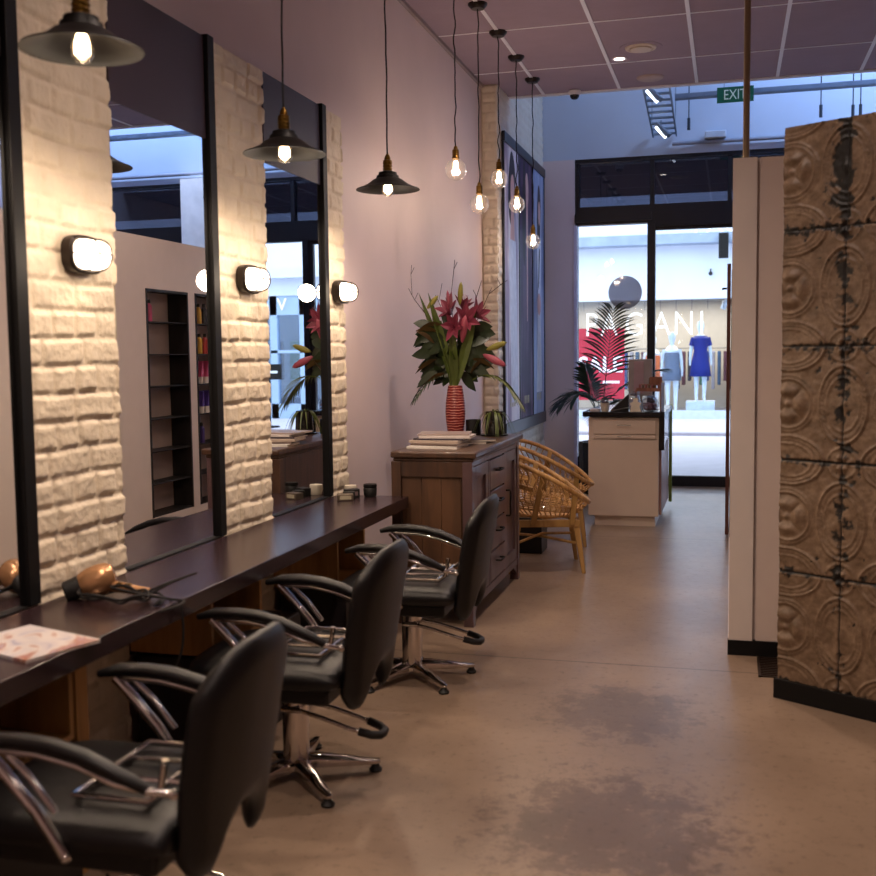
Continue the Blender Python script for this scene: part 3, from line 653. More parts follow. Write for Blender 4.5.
# ------------------------------------------------------------------ salon chairs (local: faces -X)
def make_salon_chair():
    t = thing('salon_chair', 'x', 'chair')
    # seat cushion
    def cush(x0, x1, hw, z0, z1, pw=5):
        def fn(u, v, s):
            X = x0+(x1-x0)*v; Y = hw*(2*u-1)*(1-.10*abs(2*v-1)**3*0+.0); e = max(abs(2*u-1), abs(2*v-1))
            k = (1-e**pw*.0); ed = (1-min(1, (abs(2*u-1))**8)*.55-min(1, (abs(2*v-1))**8)*.35)
            zc = (z0+z1)/2; hh = (z1-z0)/2
            return (X + (.02 if v < .5 else 0)*(-abs(2*u-1)**4)*-1, Y*(1-.03*abs(2*v-1)**4), zc + s*hh*ed + (.008*(1-(2*u-1)**2) if s > 0 else 0))
        return fn
    m = MB(); m.slab(cush(-.30, .25, .262, .385, .475), 18, 18); m.build('seat', leather, t, angle=80)
    bx((-.22, -.20, .335), (.20, .20, .392)).build('seat_base', rubber, t, bevel=.01)
    # back shell
    def bf(u, v, s):
        U = 2*u-1; a = abs(U)
        top = .862 - .10*a**4.5 - .010*a*a
        arch = .125*max(0, 1-(a/.64)**2.6) if a < .64 else 0
        bot = .318 + arch + .060*max(0, (a-.80)/.2)**2
        z = bot+(top-bot)*v; zz = (z-.28)/.58
        hw = .172 + .050*sin(pi*min(1, max(0, zz))**1.0*.78+.1)
        ed = min(1, (1-a)*8)**.5; ev = min(1, min(v, 1-v)*9+.02)**.5
        th = .030*min(ed, ev)+.003
        x = .292 + .092*zz - .008*sin(pi*zz) - .045*a**2.4 + s*th
        return (x, U*hw, z)
    m = MB(); m.slab(bf, 36, 30); m.build('backrest', leather, t, angle=80)
    # arms
    for s in (-1, 1):
        y = .272*s
        pa = [(.215, y*.93, .565), (.16, y, .60), (.08, y, .632), (.0, y, .650), (-.08, y, .656), (-.16, y, .652), (-.225, y*1.0, .636)]
        ra = [.016, .020, .022, .023, .023, .022, .013]
        m = MB(); m.tube(pa, ra, 14, flat=.8); m.build('armrest_pad', leather, t)
        m = MB()
        pc = [(.262, y*.82, .545), (.21, y*.93, .560), (.15, y, .578), (.06, y, .610), (-.04, y, .628), (-.15, y, .630), (-.17, y, .626)]
        m.tube(pc, .0085, 10)
        m.tube([(-.175, y, .628), (-.13, y, .585), (-.05, y, .50), (.015, y*.985, .405)], .0145, 12)
        m.tube([(-.115, y, .622), (-.06, y, .575), (.0, y, .50)], .0085, 10)
        m.sphere((.262, y*.82, .545), .013, 12, 8); m.sphere((.018, y*.985, .400), .015, 12, 8)
        m.build('armrest_frame', chrome, t)
    m = MB()
    z = .497
    m.tube([(.215, -.17, .60), (.20, -.17, .52), (.17, -.17, z), (-.02, -.17, z), (-.02, .17, z), (.17, .17, z), (.20, .17, .52), (.215, .17, .60)], .0085, 10)
    for yy in (-.06, .06): m.tube([(-.02, yy, z), (.19, yy, z+.004)], .007, 8)
    m.tube([(.16, -.17, z), (.16, .17, z)], .0085, 10)
    m.build('rear_rail', chrome, t)
    m = MB(); m.lathe([(.0, .34), (.055, .34), (.055, .325), (.033, .32), (.033, .30), (.047, .298), (.047, .07), (.062, .062), (.062, .045), (.0, .045)], n=32); m.build('hydraulic_column', chrome, t)
    for k in range(5):
        a = R(26-72*k); c, s_ = cos(a), sin(a)
        def P(r, w, z): return (r*c - w*s_, r*s_ + w*c, z)
        q = t
        m = MB(); vs = []; 
        secs = [(.02, .030, .040, .085), (.08, .028, .038, .082), (.16, .024, .034, .068), (.24, .019, .030, .050), (.285, .015, .028, .044), (.30, .008, .030, .040)]
        for r, w, zl, zh in secs: vs += [P(r, -w, zl), P(r, -w, (zl+zh)/2+.006), P(r, -w*.45, zh), P(r, w*.45, zh), P(r, w, (zl+zh)/2+.006), P(r, w, zl)]
        fs = [(i*6+j, i*6+(j+1) % 6, (i+1)*6+(j+1) % 6, (i+1)*6+j) for i in range(len(secs)-1) for j in range(6)] + [tuple(range(6))[::-1], tuple(range(30, 36))]
        m.add(vs, fs); leg = m.build('base_leg', chrome, t, bevel=.002, angle=50)
        MB().lathe([(.0, 0), (.022, 0), (.024, .008), (.016, .016), (.012, .03), (0, .03)], c=P(.282, 0, 0), n=18).build('foot_pad', rubber, leg)
    m = MB(); m.tube([(.03, -.045, .262), (.12, -.055, .245), (.22, -.058, .218), (.285, -.05, .20)], .008, 10); m.tube([(.03, .045, .262), (.12, .055, .245), (.22, .058, .218), (.285, .05, .20)], .008, 10)
    m.tube([(-.03, -.05, .262), (.04, -.05, .262)], .011, 10); m.build('pump_lever', chrome, t)
    m = MB(); m.tube([(.255, -.054, .208), (.30, -.047, .196), (.325, -.025, .19), (.328, .0, .19), (.325, .025, .19), (.30, .047, .196), (.255, .054, .208)], .0145, 12); m.build('lever_grip', rubber, t)
    return t
ch = make_salon_chair()
CH = [(-1.43, 2.24, 0, -1, 'black salon chair nearest the camera, cut off by the picture corner'), (-1.475, 3.42, 0, 0, 'middle black salon chair of the row, its back to the passage'), (-1.41, 4.64, 0, -2, 'farthest black salon chair, in front of the wooden sideboard')]
for i, (x, y, z, a, l) in enumerate(CH):
    o = ch if i == 0 else dup(ch, (0,0,0)); o.location = (x, y, z); o.rotation_euler = (0, 0, -R(a)); tag(o, l, 'chair', 'black salon chairs at the counter')

# ------------------------------------------------------------------ sideboard
def sideboard():
    X0, X1, Y0, Y1, Hs = -1.80, -1.345, 5.57, 6.90, .965
    t = thing('wooden_sideboard', 'rustic wooden sideboard with doors and drawers beside the counter end', 'sideboard', (X1, Y0, 0))
    def P(name, mb, m, **k):
        o = mb.build(name, m, t, **k); o.location = Vector(o.location)-Vector((X1, Y0, 0)); return o
    c = MB(); c.box((X0+.02, Y0+.03, .10), (X1-.03, Y1-.03, Hs-.035)); P('carcass', c, side_wood, bevel=.002)
    c = MB(); c.box((X0-.0, Y0-.015, Hs-.035), (X1+.03, Y1+.02, Hs)); c.box((X0+.01, Y0, Hs-.055), (X1+.012, Y1, Hs-.035)); P('top', c, side_wood, bevel=.008)
    for (x, y) in ((X0, Y0), (X1-.05, Y0), (X0, Y1-.055), (X1-.05, Y1-.055)):
        c = MB(); c.box((x, y, 0), (x+.055, y+.055, Hs-.055)); P('leg', c, side_wood if x < X1-.1 else side_wood_cool, bevel=.003)
    for a, b in ((Hs-.14, Hs-.055), (.10, .19)): P('end_rail', MB().box((X0+.055, Y0+.006, a), (X1-.05, Y0+.03, b)), side_wood, bevel=.002)
    c = MB()
    for k in range(3): c.box((X0+.056+.112*k, Y0+.022, .19), (X0+.166+.112*k, Y0+.032, Hs-.14))
    P('end_panel', c, wood('rustic hardwood planks', '2c1b13', '63442e', 3.2, 'Z', .45), bevel=.0015)
    # front frame
    f = MB(); xf = X1-.03
    f.box((xf, Y0+.055, Hs-.085), (X1, Y1-.055, Hs-.055)); f.box((xf, Y0+.055, .10), (X1, Y1-.055, .145))
    for y in (6.0, 6.44): f.box((xf, y, .145), (X1, y+.03, Hs-.085))
    # shaped apron
    f.hexa([(xf, Y0+.055, .10), (xf, Y0+.055, .045), (xf, Y0+.11, .07), (xf, Y0+.16, .10)], [(X1-.005, Y0+.055, .10), (X1-.005, Y0+.055, .045), (X1-.005, Y0+.11, .07), (X1-.005, Y0+.16, .10)])
    f.hexa([(xf, Y1-.055, .10), (xf, Y1-.16, .10), (xf, Y1-.11, .07), (xf, Y1-.055, .045)], [(X1-.005, Y1-.055, .10), (X1-.005, Y1-.16, .10), (X1-.005, Y1-.11, .07), (X1-.005, Y1-.055, .045)])
    P('face_frame', f, side_wood_cool, bevel=.002)
    for k, (a, b) in enumerate(((Y0+.058, 5.997), (6.473, Y1-.058))):
        d = MB(); z0, z1 = .148, Hs-.088
        d.box((xf+.006, a, z0), (X1-.002, a+.06, z1)); d.box((xf+.006, b-.06, z0), (X1-.002, b, z1)); d.box((xf+.006, a+.06, z1-.07), (X1-.002, b-.06, z1)); d.box((xf+.006, a+.06, z0), (X1-.002, b-.06, z0+.07))
        d.box((xf+.002, a+.06, z0+.07), (X1-.016, b-.06, z1-.07))
        o = P('cupboard_door', d, side_wood_cool, bevel=.002)
        hy = (b-.03) if k == 0 else a+.03
        h = MB(); h.tube([(X1-.003, hy, .64), (X1+.022, hy, .64), (X1+.026, hy, .63), (X1+.026, hy, .49), (X1+.022, hy, .48), (X1-.003, hy, .48)], .006, 8)
        hh = h.build('door_handle', black_paint, o)
    zz = [.148, .33, .51, .69, Hs-.088]
    for k in range(4):
        o = P('drawer', MB().box((xf+.004, 6.033, zz[k]+.004), (X1+.002, 6.437, zz[k+1]-.004)), side_wood_cool, bevel=.004)
        zc = (zz[k]+zz[k+1])/2+.02
        h = MB(); h.tube([(X1+.001, 6.18, zc), (X1+.028, 6.18, zc), (X1+.032, 6.19, zc), (X1+.032, 6.28, zc), (X1+.028, 6.29, zc), (X1+.001, 6.29, zc)], .006, 8); h.build('drawer_handle', black_paint, o)
sideboard()
ST = .965
# magazines on the sideboard
mc = ['d8d2cc', '5a4a44', 'b9a79a', '38303a', 'cfc4c0', '9a8a84']
z = ST; random.seed(3)
magl = ['bottom magazine of the stack on the sideboard', 'second magazine from the bottom of the sideboard stack', 'third magazine from the bottom of the sideboard stack', 'cream magazine in the upper half of the sideboard stack', 'magazine just under the top of the sideboard stack', 'top magazine of the stack on the sideboard']
def magazine(name_loc, w, l, h, cover, rz, label, cat='magazine', group=None):
    t = thing('magazine', label, cat, name_loc, rz, group)
    m = MB(); m.box((-w/2+.002, -l/2+.002, .0008), (w/2-.003, l/2-.002, h-.0008)); m.build('pages', mat('magazine paper', 'cfc6ba', .7), t, smooth=False)
    m = MB(); m.box((-w/2, -l/2, 0), (w/2, l/2, .0008)); m.box((-w/2, -l/2, h-.0008), (w/2, l/2, h)); m.box((-w/2, -l/2, .0008), (-w/2+.002, l/2, h-.0008)); m.build('cover', cover, t, smooth=False)
    return t
for k in range(6):
    hh = [.012, .010, .014, .009, .012, .010][k]
    magazine((-1.60+random.uniform(-.02, .02), 5.86+.035*k+random.uniform(-.02, .02), z), .225, .30, hh, mat('magazine cover '+mc[k], mc[k], .35), R(90)+random.uniform(-.22, .22), magl[k], group='magazines stacked on the sideboard'); z += hh+.0006
for k, (x, y) in enumerate(((-1.47, 6.20), (-1.47, 6.23))):
    magazine((x-.05+.02*k, y, ST+.0115*k), .20, .27, .011, mat('magazine cover '+mc[k*2+1], mc[k*2+1], .35), R(20+18*k), ['lower of the two small magazines lying beside the sideboard stack', 'upper of the two small magazines lying beside the sideboard stack'][k], group='magazines stacked on the sideboard')
# red vase with bouquet
VX, VY = -1.735, 6.76
t = thing('red_vase', 'tall red ribbed vase with pale stripes holding the lily bouquet', 'vase', (VX, VY, ST))
vm = bpy.data.materials.new('red striped ceramic'); vm.use_nodes = True; T = NT(vm); b = T.n['Principled BSDF']
tc = T.new('ShaderNodeTexCoord'); wv = T.new('ShaderNodeTexWave', bands_direction='Z', _Scale=18.0, _Distortion=3.0, _Detail=1.5, _Detail_Scale=1.2); T.link(tc.outputs['Object'], wv.inputs['Vector'])
rp = T.ramp(wv.outputs['Fac'], [(.0, '6a0f12'), (.84, '8c1a1c'), (.95, 'c78f80')]); T.link(rp.outputs[0], b.inputs['Base Color']); b.inputs['Roughness'].default_value = .4
bp = T.new('ShaderNodeBump', _Strength=.4, _Distance=.004); T.link(wv.outputs['Fac'], bp.inputs['Height']); T.link(bp.outputs[0], b.inputs['Normal'])
MB().lathe([(.0, 0), (.048, 0), (.052, .01), (.062, .09), (.066, .15), (.062, .22), (.052, .29), (.046, .325), (.042, .325), (.048, .28), (.056, .20), (.0, .05)], n=40, cap=False).build('vase_body', vm, t)
leaf_d = mat('dark glossy leaf', '26321a', .4, noise_amt=.35, nscale=14); leaf_g = mat('strap leaf green', '4d5a22', .4, noise_amt=.3, nscale=10); leaf_b = mat('bronze leaf', '54401f', .45, noise_amt=.3, nscale=10)
lily = mat('pink lily petal', '84354a', .5, noise_amt=.25, nscale=25); bud = mat('yellow green bud', '8a8434', .5, noise_amt=.2); pinkbud = mat('deep pink bud', 'a0485a', .5, noise_amt=.2)
twig_m = mat('brown twig', '3d2720', .8)
t = thing('flower_bouquet', 'bouquet of pink lilies, strap leaves, buds and bare twigs in the red vase', 'flowers', (VX, VY, ST+.30))
BQ = t
random.seed(11)
# direction basis: camera sees x->right(ish); use camera-right vector e
e = Vector((.965, .262, 0)); fz = Vector((-.26, .96, 0))
def BP(a, z, d=0): return e*a + fz*d + Vector((0,0,z))
m = MB()
for k in range(9):
    a = random.uniform(-.5, .5); m.tube([(random.uniform(-.02, .02), random.uniform(-.02, .02), -.16), BP(a*.09, .08, random.uniform(-.04, .04)), BP(a*.36, .30, random.uniform(-.1, .1))], .0045, 6)
m.build('stem', leaf_g, t)
for (a, z, l, w, d) in ((-.14, .40, .46, .05, -.05), (.12, .34, .42, .055, -.08), (-.02, .28, .34, .05, -.1), (-.19, .40, .40, .035, .02), (.06, .30, .36, .045, .04)):
    b0 = BP(-.01*a, .0, d*.2); tip = BP(a, z, d); m = MB(); m.leaf(b0, tip-b0, (tip-b0).length*1.08, w, up=tuple(-fz*1.0), droop=.03, fold=.3, seg=10); m.build('strap_leaf', leaf_g, t)
m = MB()
for k in range(120):
    an = random.uniform(-2.2, 2.2); rr = random.uniform(.02, .16); z = random.uniform(.06, .27); base = BP(rr*sin(an)*.9, z, rr*cos(an)*.7)
    dr = BP(sin(an)*1.0+random.uniform(-.3, .3), random.uniform(-.35, .55), cos(an)*random.uniform(-1, 1)); m.leaf(base, dr, random.uniform(.08, .14), random.uniform(.04, .065), up=(random.uniform(-.5, .5)+.2, -1, random.uniform(-.2, .6)), droop=.25, seg=6)
m.build('foliage', leaf_d, t, kind=None)
m = MB()
for k in range(7):
    a = [-.17, -.20, -.18, -.13, .15, .17, -.10][k]; z = [.28, .23, .16, .31, .10, .16, .10][k]; m.leaf(BP(a*.6, z-.03, -.05), BP(a, .04+.12*sin(k*2)), .13, .06, droop=.2, seg=6, fold=.5)
m.build('bronze_leaves', leaf_b, t)
def lily_at(c, d, size, name='lily_flower', mt=lily):
    m = MB(); d = Vector(d).normalized(); q = Vector((0,0,1)).rotation_difference(d).to_matrix()
    for k in range(6):
        a = k*pi/3; rad = Vector((cos(a), sin(a), 0)); m.leaf(Vector(c), q@(rad*.75+Vector((0,0,.75))), size, size*.36, up=tuple(q@Vector((0,0,1))), droop=.0 if k % 2 else .12, fold=.5, seg=7)
    for k in range(5):
        a = k*1.25; m.tube([Vector(c), Vector(c)+q@Vector((.2*cos(a)*size, .2*sin(a)*size, .8*size))], .0015, 4)
    m.build(name, mt, t)
for (a, z, d, dr, s) in ((-.02, .32, -.06, (-.3, -.6, .7), .105), (.06, .29, -.08, (.4, -.8, .4), .11), (.0, .27, -.10, (0, -1, .1), .095), (.12, .31, -.02, (.8, -.3, .6), .10), (.05, .34, .02, (.2, 0, 1), .09)): lily_at(BP(a, z, d), dr, s)
def bud_at(c, d, l, r, mt, nm='bud'):
    d = Vector(d).normalized(); MB().lathe([(0, 0), (r*.45, l*.08), (r*.9, l*.35), (r, l*.55), (r*.65, l*.85), (0, l)], c=c, n=10, axis=d, cap=False).build(nm, mt, t)
bud_at(BP(.03, .36, -.05), (.1, 0, 1), .105, .016, bud); bud_at(BP(-.16, .35, -.03), (.9, 0, .7), .09, .014, bud); bud_at(BP(.18, .17, -.05), (1, 0, .25), .13, .015, bud); bud_at(BP(.16, .15, -.06), (1, 0, -.35), .15, .018, pinkbud); bud_at(BP(.04, .20, -.10), (.25, -.3, .9), .13, .022, pinkbud); bud_at(BP(-.03, .33, -.05), (-.1, 0, 1), .10, .012, pinkbud)
def twig(pts, r=.0022): 
    m = MB(); m.tube([BP(*p) for p in pts], [r*(1-.5*i/len(pts)) for i in range(len(pts))], 5)
    for k in range(1, len(pts)-1): p = pts[k]; m.tube([BP(*p), BP(p[0]+.02*(-1)**k, p[1]+.03, p[2] if len(p) > 2 else 0)], .0013, 4)
    m.build('twig', twig_m, t)
twig([(-.05, .15, 0), (-.17, .33, 0), (-.23, .39, 0), (-.245, .41, 0), (-.25, .50, 0), (-.245, .54, 0)]); twig([(0, .2, 0), (-.02, .40, 0), (.0, .52, 0), (.005, .56, 0)]); twig([(.05, .18, 0), (.14, .31, 0), (.20, .41, 0), (.27, .45, 0), (.31, .47, 0)]); twig([(.0, .2, 0), (-.09, .38, 0), (-.07, .46, 0)]); twig([(.06, .2, 0), (.13, .40, 0), (.16, .47, 0)])
def palm_frond(mb, base, pts_dir, length, droop, nl, ll, lw, rachis=.003, arch=.5, up=(0,0,1), tipk=.55):
    base = Vector(base); d = Vector(pts_dir).normalized(); side = d.cross(Vector(up)); side = side.normalized() if side.length > .01 else Vector((1,0,0))
    P = []
    N = 14
    for i in range(N+1):
        s = i/N; P.append(base + d*length*s + Vector((0,0,-1))*droop*length*s*s)
    mb.tube(P, [rachis*(1-.75*i/N) for i in range(N+1)], 5)
    for k in range(nl):
        s = .22+.78*k/(nl-1); f = s*N; i = min(N-1, int(f)); p = P[i].lerp(P[i+1], f-i); tg = (P[i+1]-P[i]).normalized()
        L = ll*(sin(pi*(.18+.72*s))**.7)
        for sg in (-1, 1):
            dr = side*sg*(1-.35*s) + tg*(.45+tipk*s) + Vector((0,0,.18)); mb.leaf(p, dr, L, lw, up=(0,0,1) if abs(tg.z) < .8 else tuple(-fz), droop=.25+.2*random.random(), seg=5, fold=.3)
    # terminal
    mb.leaf(P[-1], P[-1]-P[-2], ll*.5, lw, seg=4)
m = MB(); palm_frond(m, BP(.10, .04, -.03), BP(1, .5, -.15), .30, .75, 12, .15, .012, .003); m.build('palm_sprig', leaf_g, t)
BQ.scale = (1.12, 1.12, 1.5)
m = MB(); palm_frond(m, BP(-.08, .06, -.05), BP(-1, -.1, -.3), .16, .5, 7, .09, .010, .002); m.build('palm_sprig', leaf_d, t)
# black cup and dark glass vase with grass
MB().lathe([(0, 0), (.048, 0), (.050, .01), (.050, .10), (.046, .10), (.045, .02), (0, .02)], c=(0,0,0), n=28).build('x', mat('matt black ceramic', '0b0a0d', .5)).name = 'black_candle_cup'
o = bpy.data.objects['black_candle_cup']; o.location = (-1.62, 6.78, ST); tag(o, 'short black cup between the red vase and the dark glass vase', 'cup')
t = thing('smoked_glass_vase', 'dark smoked glass vase holding drooping grass leaves on the sideboard', 'vase', (-1.47, 6.74, ST))
MB().lathe([(0, 0), (.058, 0), (.062, .008), (.056, .15), (.052, .15), (.057, .015), (0, .012)], n=32).build('vase_body', mat('smoked glass', '1c1a18', .12, spec=.8), t)
m = MB(); m.lathe([(0, -.001), (.085, -.001), (.09, .006), (0, .006)], n=32); 
tag(m.build('round_tray', black_paint, origin=(0,0,0)), 'x', 'tray'); o = bpy.data.objects['round_tray']; o.location = (-1.47, 6.74, ST+.001); tag(o, 'thin round black tray under the dark glass vase', 'tray')
t.location.z += .0065
t = thing('grass_sprays', 'drooping thin green grass leaves in the dark glass vase', 'plant', (-1.47, 6.74, ST+.14))
m = MB(); random.seed(5)
for k in range(26):
    a = random.uniform(-pi, pi); m.leaf((.02*cos(a), .02*sin(a), 0), (cos(a)*.9+.1, sin(a)*.6-.3, .9), random.uniform(.14, .2), .008, droop=1.5, seg=9)
m.build('grass_blades', leaf_g, t)

# ------------------------------------------------------------------ things on the counter
gold = mat('rose gold plastic', 'b98a62', .25, .55, noise_amt=.1)
t = thing('hair_dryer', 'gold hairdryer lying on the counter before the nearest brick pillar', 'hair dryer', (-1.99, 3.00, CT), R(-8))
HD = t
m = MB(); m.lathe([(.034, -.055), (.042, -.048), (.050, -.02), (.052, .015), (.048, .04), (.036, .058), (0, .063)], c=(.01, 0, .056), n=28, axis=(.72, .6, .28)); m.build('barrel', gold, t)
m = MB(); m.lathe([(.028, -.105), (.033, -.10), (.038, -.05), (.035, -.05), (.030, -.098)], c=(.01, 0, .056), n=20, axis=(.72, .6, .28), cap=False); m.lathe([(0, -.07), (.033, -.07)], c=(.01, 0, .056), n=20, axis=(.72, .6, .28), cap=False); m.build('nozzle', rubber, t)
m = MB(); m.tube([(.02, .0, .045), (.07, .015, .040), (.13, .03, .030), (.185, .045, .022)], [.021, .019, .0165, .015], 14); hd = m.build('handle', gold, t)
m = MB(); m.box((.085, .002, .048), (.105, .016, .056), rz=R(14)); m.box((.112, .009, .045), (.132, .023, .053), rz=R(14)); m.build('switch', brass, hd, bevel=.002)
m = MB()
pts = [(.185, .045, .022), (.22, .05, .02), (.26, .02, .008)]
for k in range(60):
    a = k*.36; r = .085+.028*sin(k*.31); pts.append((.15+r*1.6*cos(a)*.9, -.045+r*.75*sin(a), .006+.014*abs(sin(k*.9))+.0005*k))
pts += [(.28, -.03, .03), (.33, .02, .012), (.345, .0, .008), (.345, -.06, .006), (.34, -.10, .007)]
def smooth(pts, n=4):
    P = [Vector(p) for p in pts]; out = []
    for i in range(len(P)-1):
        p0 = P[max(0, i-1)]; p1 = P[i]; p2 = P[i+1]; p3 = P[min(len(P)-1, i+2)]
        for k in range(n):
            s = k/n; out.append(.5*((2*p1)+(p2-p0)*s+(2*p0-5*p1+4*p2-p3)*s*s+(3*p1-p0-3*p2+p3)*s**3))
    out.append(P[-1]); return out
m.tube(smooth(pts, 3), .0042, 7); m.build('power_cord', cord_m, t)
m = MB(); m.tube(smooth([(.20, .0, .015), (.27, .05, .06), (.33, .10, .085), (.25, .04, .055), (.18, .0, .02)], 5), .004, 7); m.build('cord_loop', cord_m, t)
m = MB(); m.tube(smooth([(-1.668, 2.93, CT+.005), (-1.655, 2.955, CT+.004), (-1.69+.0, 2.98, CT+.004)], 4), .004, 7)
# cord hanging over the edge
m = MB(); m.tube(smooth([(-1.72, 3.0, CT+.005), (-1.69, 3.0, CT+.006), (-1.678, 3.0, CT-.02), (-1.675, 3.0, CT-.12), (-1.70, 3.0, CT-.20), (-1.76, 3.01, CT-.26)], 5), .0042, 7)
hc = m.build('hanging_cord', cord_m); bpy.context.view_layer.update(); hc.parent = HD; hc.matrix_parent_inverse = HD.matrix_world.inverted()
# magazine on the counter
mm = bpy.data.materials.new('fashion cover'); mm.use_nodes = True; T = NT(mm); b = T.n['Principled BSDF']; tc = T.new('ShaderNodeTexCoord')
nz = T.new('ShaderNodeTexNoise', _Scale=7.0, _Detail=2.5, _Distortion=1.5); T.link(tc.outputs['Object'], nz.inputs['Vector'])
rp = T.ramp(nz.outputs['Fac'], [(.30, '4a5f9a'), (.40, 'c9c0c4'), (.52, 'd9d0cc'), (.60, 'a8664a'), (.68, 'b9b0c8')]); T.link(rp.outputs[0], b.inputs['Base Color']); b.inputs['Roughness'].default_value = .3
magazine((-1.845, 2.46, CT), .235, .31, .008, mm, R(72), 'glossy magazine lying on the counter at the left picture edge')
# small products by pillar 3
def box_thing(nm, loc, sz, m, label, cat, rz=0, bev=.003, group=None, parts=None):
    t = thing(nm, label, cat, loc, rz, group); x, y, z = sz
    bx((-x/2, -y/2, 0), (x/2, y/2, z)).build('case', m, t, bevel=bev); return t
t = box_thing('product_tin', (-1.985, 5.335, CT), (.085, .055, .035), mat('pewter tin', '6b5f52', .35, .5), 'small pale-fronted tin at the front of the group by the last brick strip', 'tin', R(25)); bx((-.030, -.0285, .008), (.030, -.0275, .027)).build('front_label', mat('tin label', 'a39a84', .5), t)
t = box_thing('product_box', (-1.99, 5.45, CT), (.08, .05, .048), rubber, 'small dark product box behind the pale-fronted tin', 'box', R(35)); bx((-.028, -.026, .012), (.028, -.025, .034)).build('front_label', mat('box label', '6e5a5a', .5), t)
t = box_thing('product_box', (-1.985, 5.395, CT), (.06, .045, .040), rubber, 'smallest dark box squeezed between the tin and the taller box', 'box', R(30))
t = thing('cream_bowl', 'small cream tub behind the product boxes at the last brick strip', 'tub', (-2.03, 5.54, CT)); MB().lathe([(0, 0), (.03, 0), (.038, .03), (.036, .055), (0, .06)], n=24).build('bowl_body', mat('cream plastic', 'c9bfae', .4), t)
t = thing('black_jar', 'black fluted jar at the right end of the products on the counter', 'jar', (-1.90, 5.50, CT)); MB().lathe([(0, 0), (.032, 0), (.036, .01), (.038, .045), (.034, .052), (0, .052)], n=12).build('jar_body', rubber, t); MB().lathe([(0, .052), (.036, .052), (.038, .058), (.036, .070), (0, .070)], n=24).build('jar_lid', black_paint, t)

# ------------------------------------------------------------------ posters on the brick wall
PB = BX+.012
t = thing('poster_board', 'huge dark-framed triple fashion poster on the white brick wall', 'poster', (PB, 9.70, .72))
t.scale = (1, .99, 1)
Ln, Hp = 2.24, 2.80
def fr(mb, a, b): mb.box((a[0], a[1], a[2]), (b[0], b[1], b[2]))
m = MB(); m.box((0, 0, 0), (.03, Ln, .12)); m.box((0, 0, Hp-.09), (.03, Ln, Hp)); m.box((0, 0, .12), (.022, .02, Hp-.09)); m.box((0, Ln-.035, .12), (.022, Ln, Hp-.09))
for k in (1, 2): m.box((0, Ln*k/3-.016, .12), (.022, Ln*k/3+.016, Hp-.09))
m.build('frame', mat('navy black frame', '17161f', .35), t, bevel=.003, smooth=False)
def poster_mat(nm, stops, sc, dist, seed):
    m = bpy.data.materials.new(nm); m.use_nodes = True; T = NT(m); b = T.n['Principled BSDF']; tc = T.new('ShaderNodeTexCoord'); mp = T.new('ShaderNodeMapping'); T.link(tc.outputs['Object'], mp.inputs[0]); mp.inputs['Scale'].default_value = (1, 3.2, .55); mp.inputs['Location'].default_value = (seed, seed*.7, seed*1.3)
    nz = T.new('ShaderNodeTexNoise', _Scale=sc, _Detail=3.0, _Distortion=dist); T.link(mp.outputs[0], nz.inputs['Vector']); r = T.ramp(nz.outputs['Fac'], stops); T.link(r.outputs[0], b.inputs['Base Color']); b.inputs['Roughness'].default_value = .5; b.inputs['Specular IOR Level'].default_value = .25; return m
pms = [poster_mat('poster pale', [(.3, '8a7690'), (.46, 'b3a3b6'), (.55, 'e6dde2'), (.7, 'f0e8ea')], 1.4, .8, 1.0), poster_mat('poster plum', [(.3, '2a1c34'), (.5, '47324e'), (.62, '6b4f68'), (.75, '4a3a58')], 1.5, .9, 4.0), poster_mat('poster blue', [(.3, '5f6a90'), (.5, '98a2c2'), (.65, 'c4cade'), (.8, '7a84a6')], 1.5, .9, 7.0)]
skin_p = mat('poster skin tone', 'd9aaa0', .55); hair_p = mat('poster dark hair', '2a1820', .55, noise_amt=.3, nscale=20); dress_p = mat('poster pale dress', 'dfe0ea', .55, noise_amt=.1, nscale=12); gold_p = mat('poster gold motif', 'b0a070', .4)
def flat_shape(y0, pts, m, x): 
    f = MB(); n = len(pts); f.add([(x, y0+p[0], p[1]) for p in pts], [tuple(range(n))]); return f
def ell(cy, cz, ry, rz, n=28, w=0): return [(cy+ry*cos(2*pi*k/n)*(1+w*sin(4*pi*k/n)), cz+rz*sin(2*pi*k/n)) for k in range(n)]
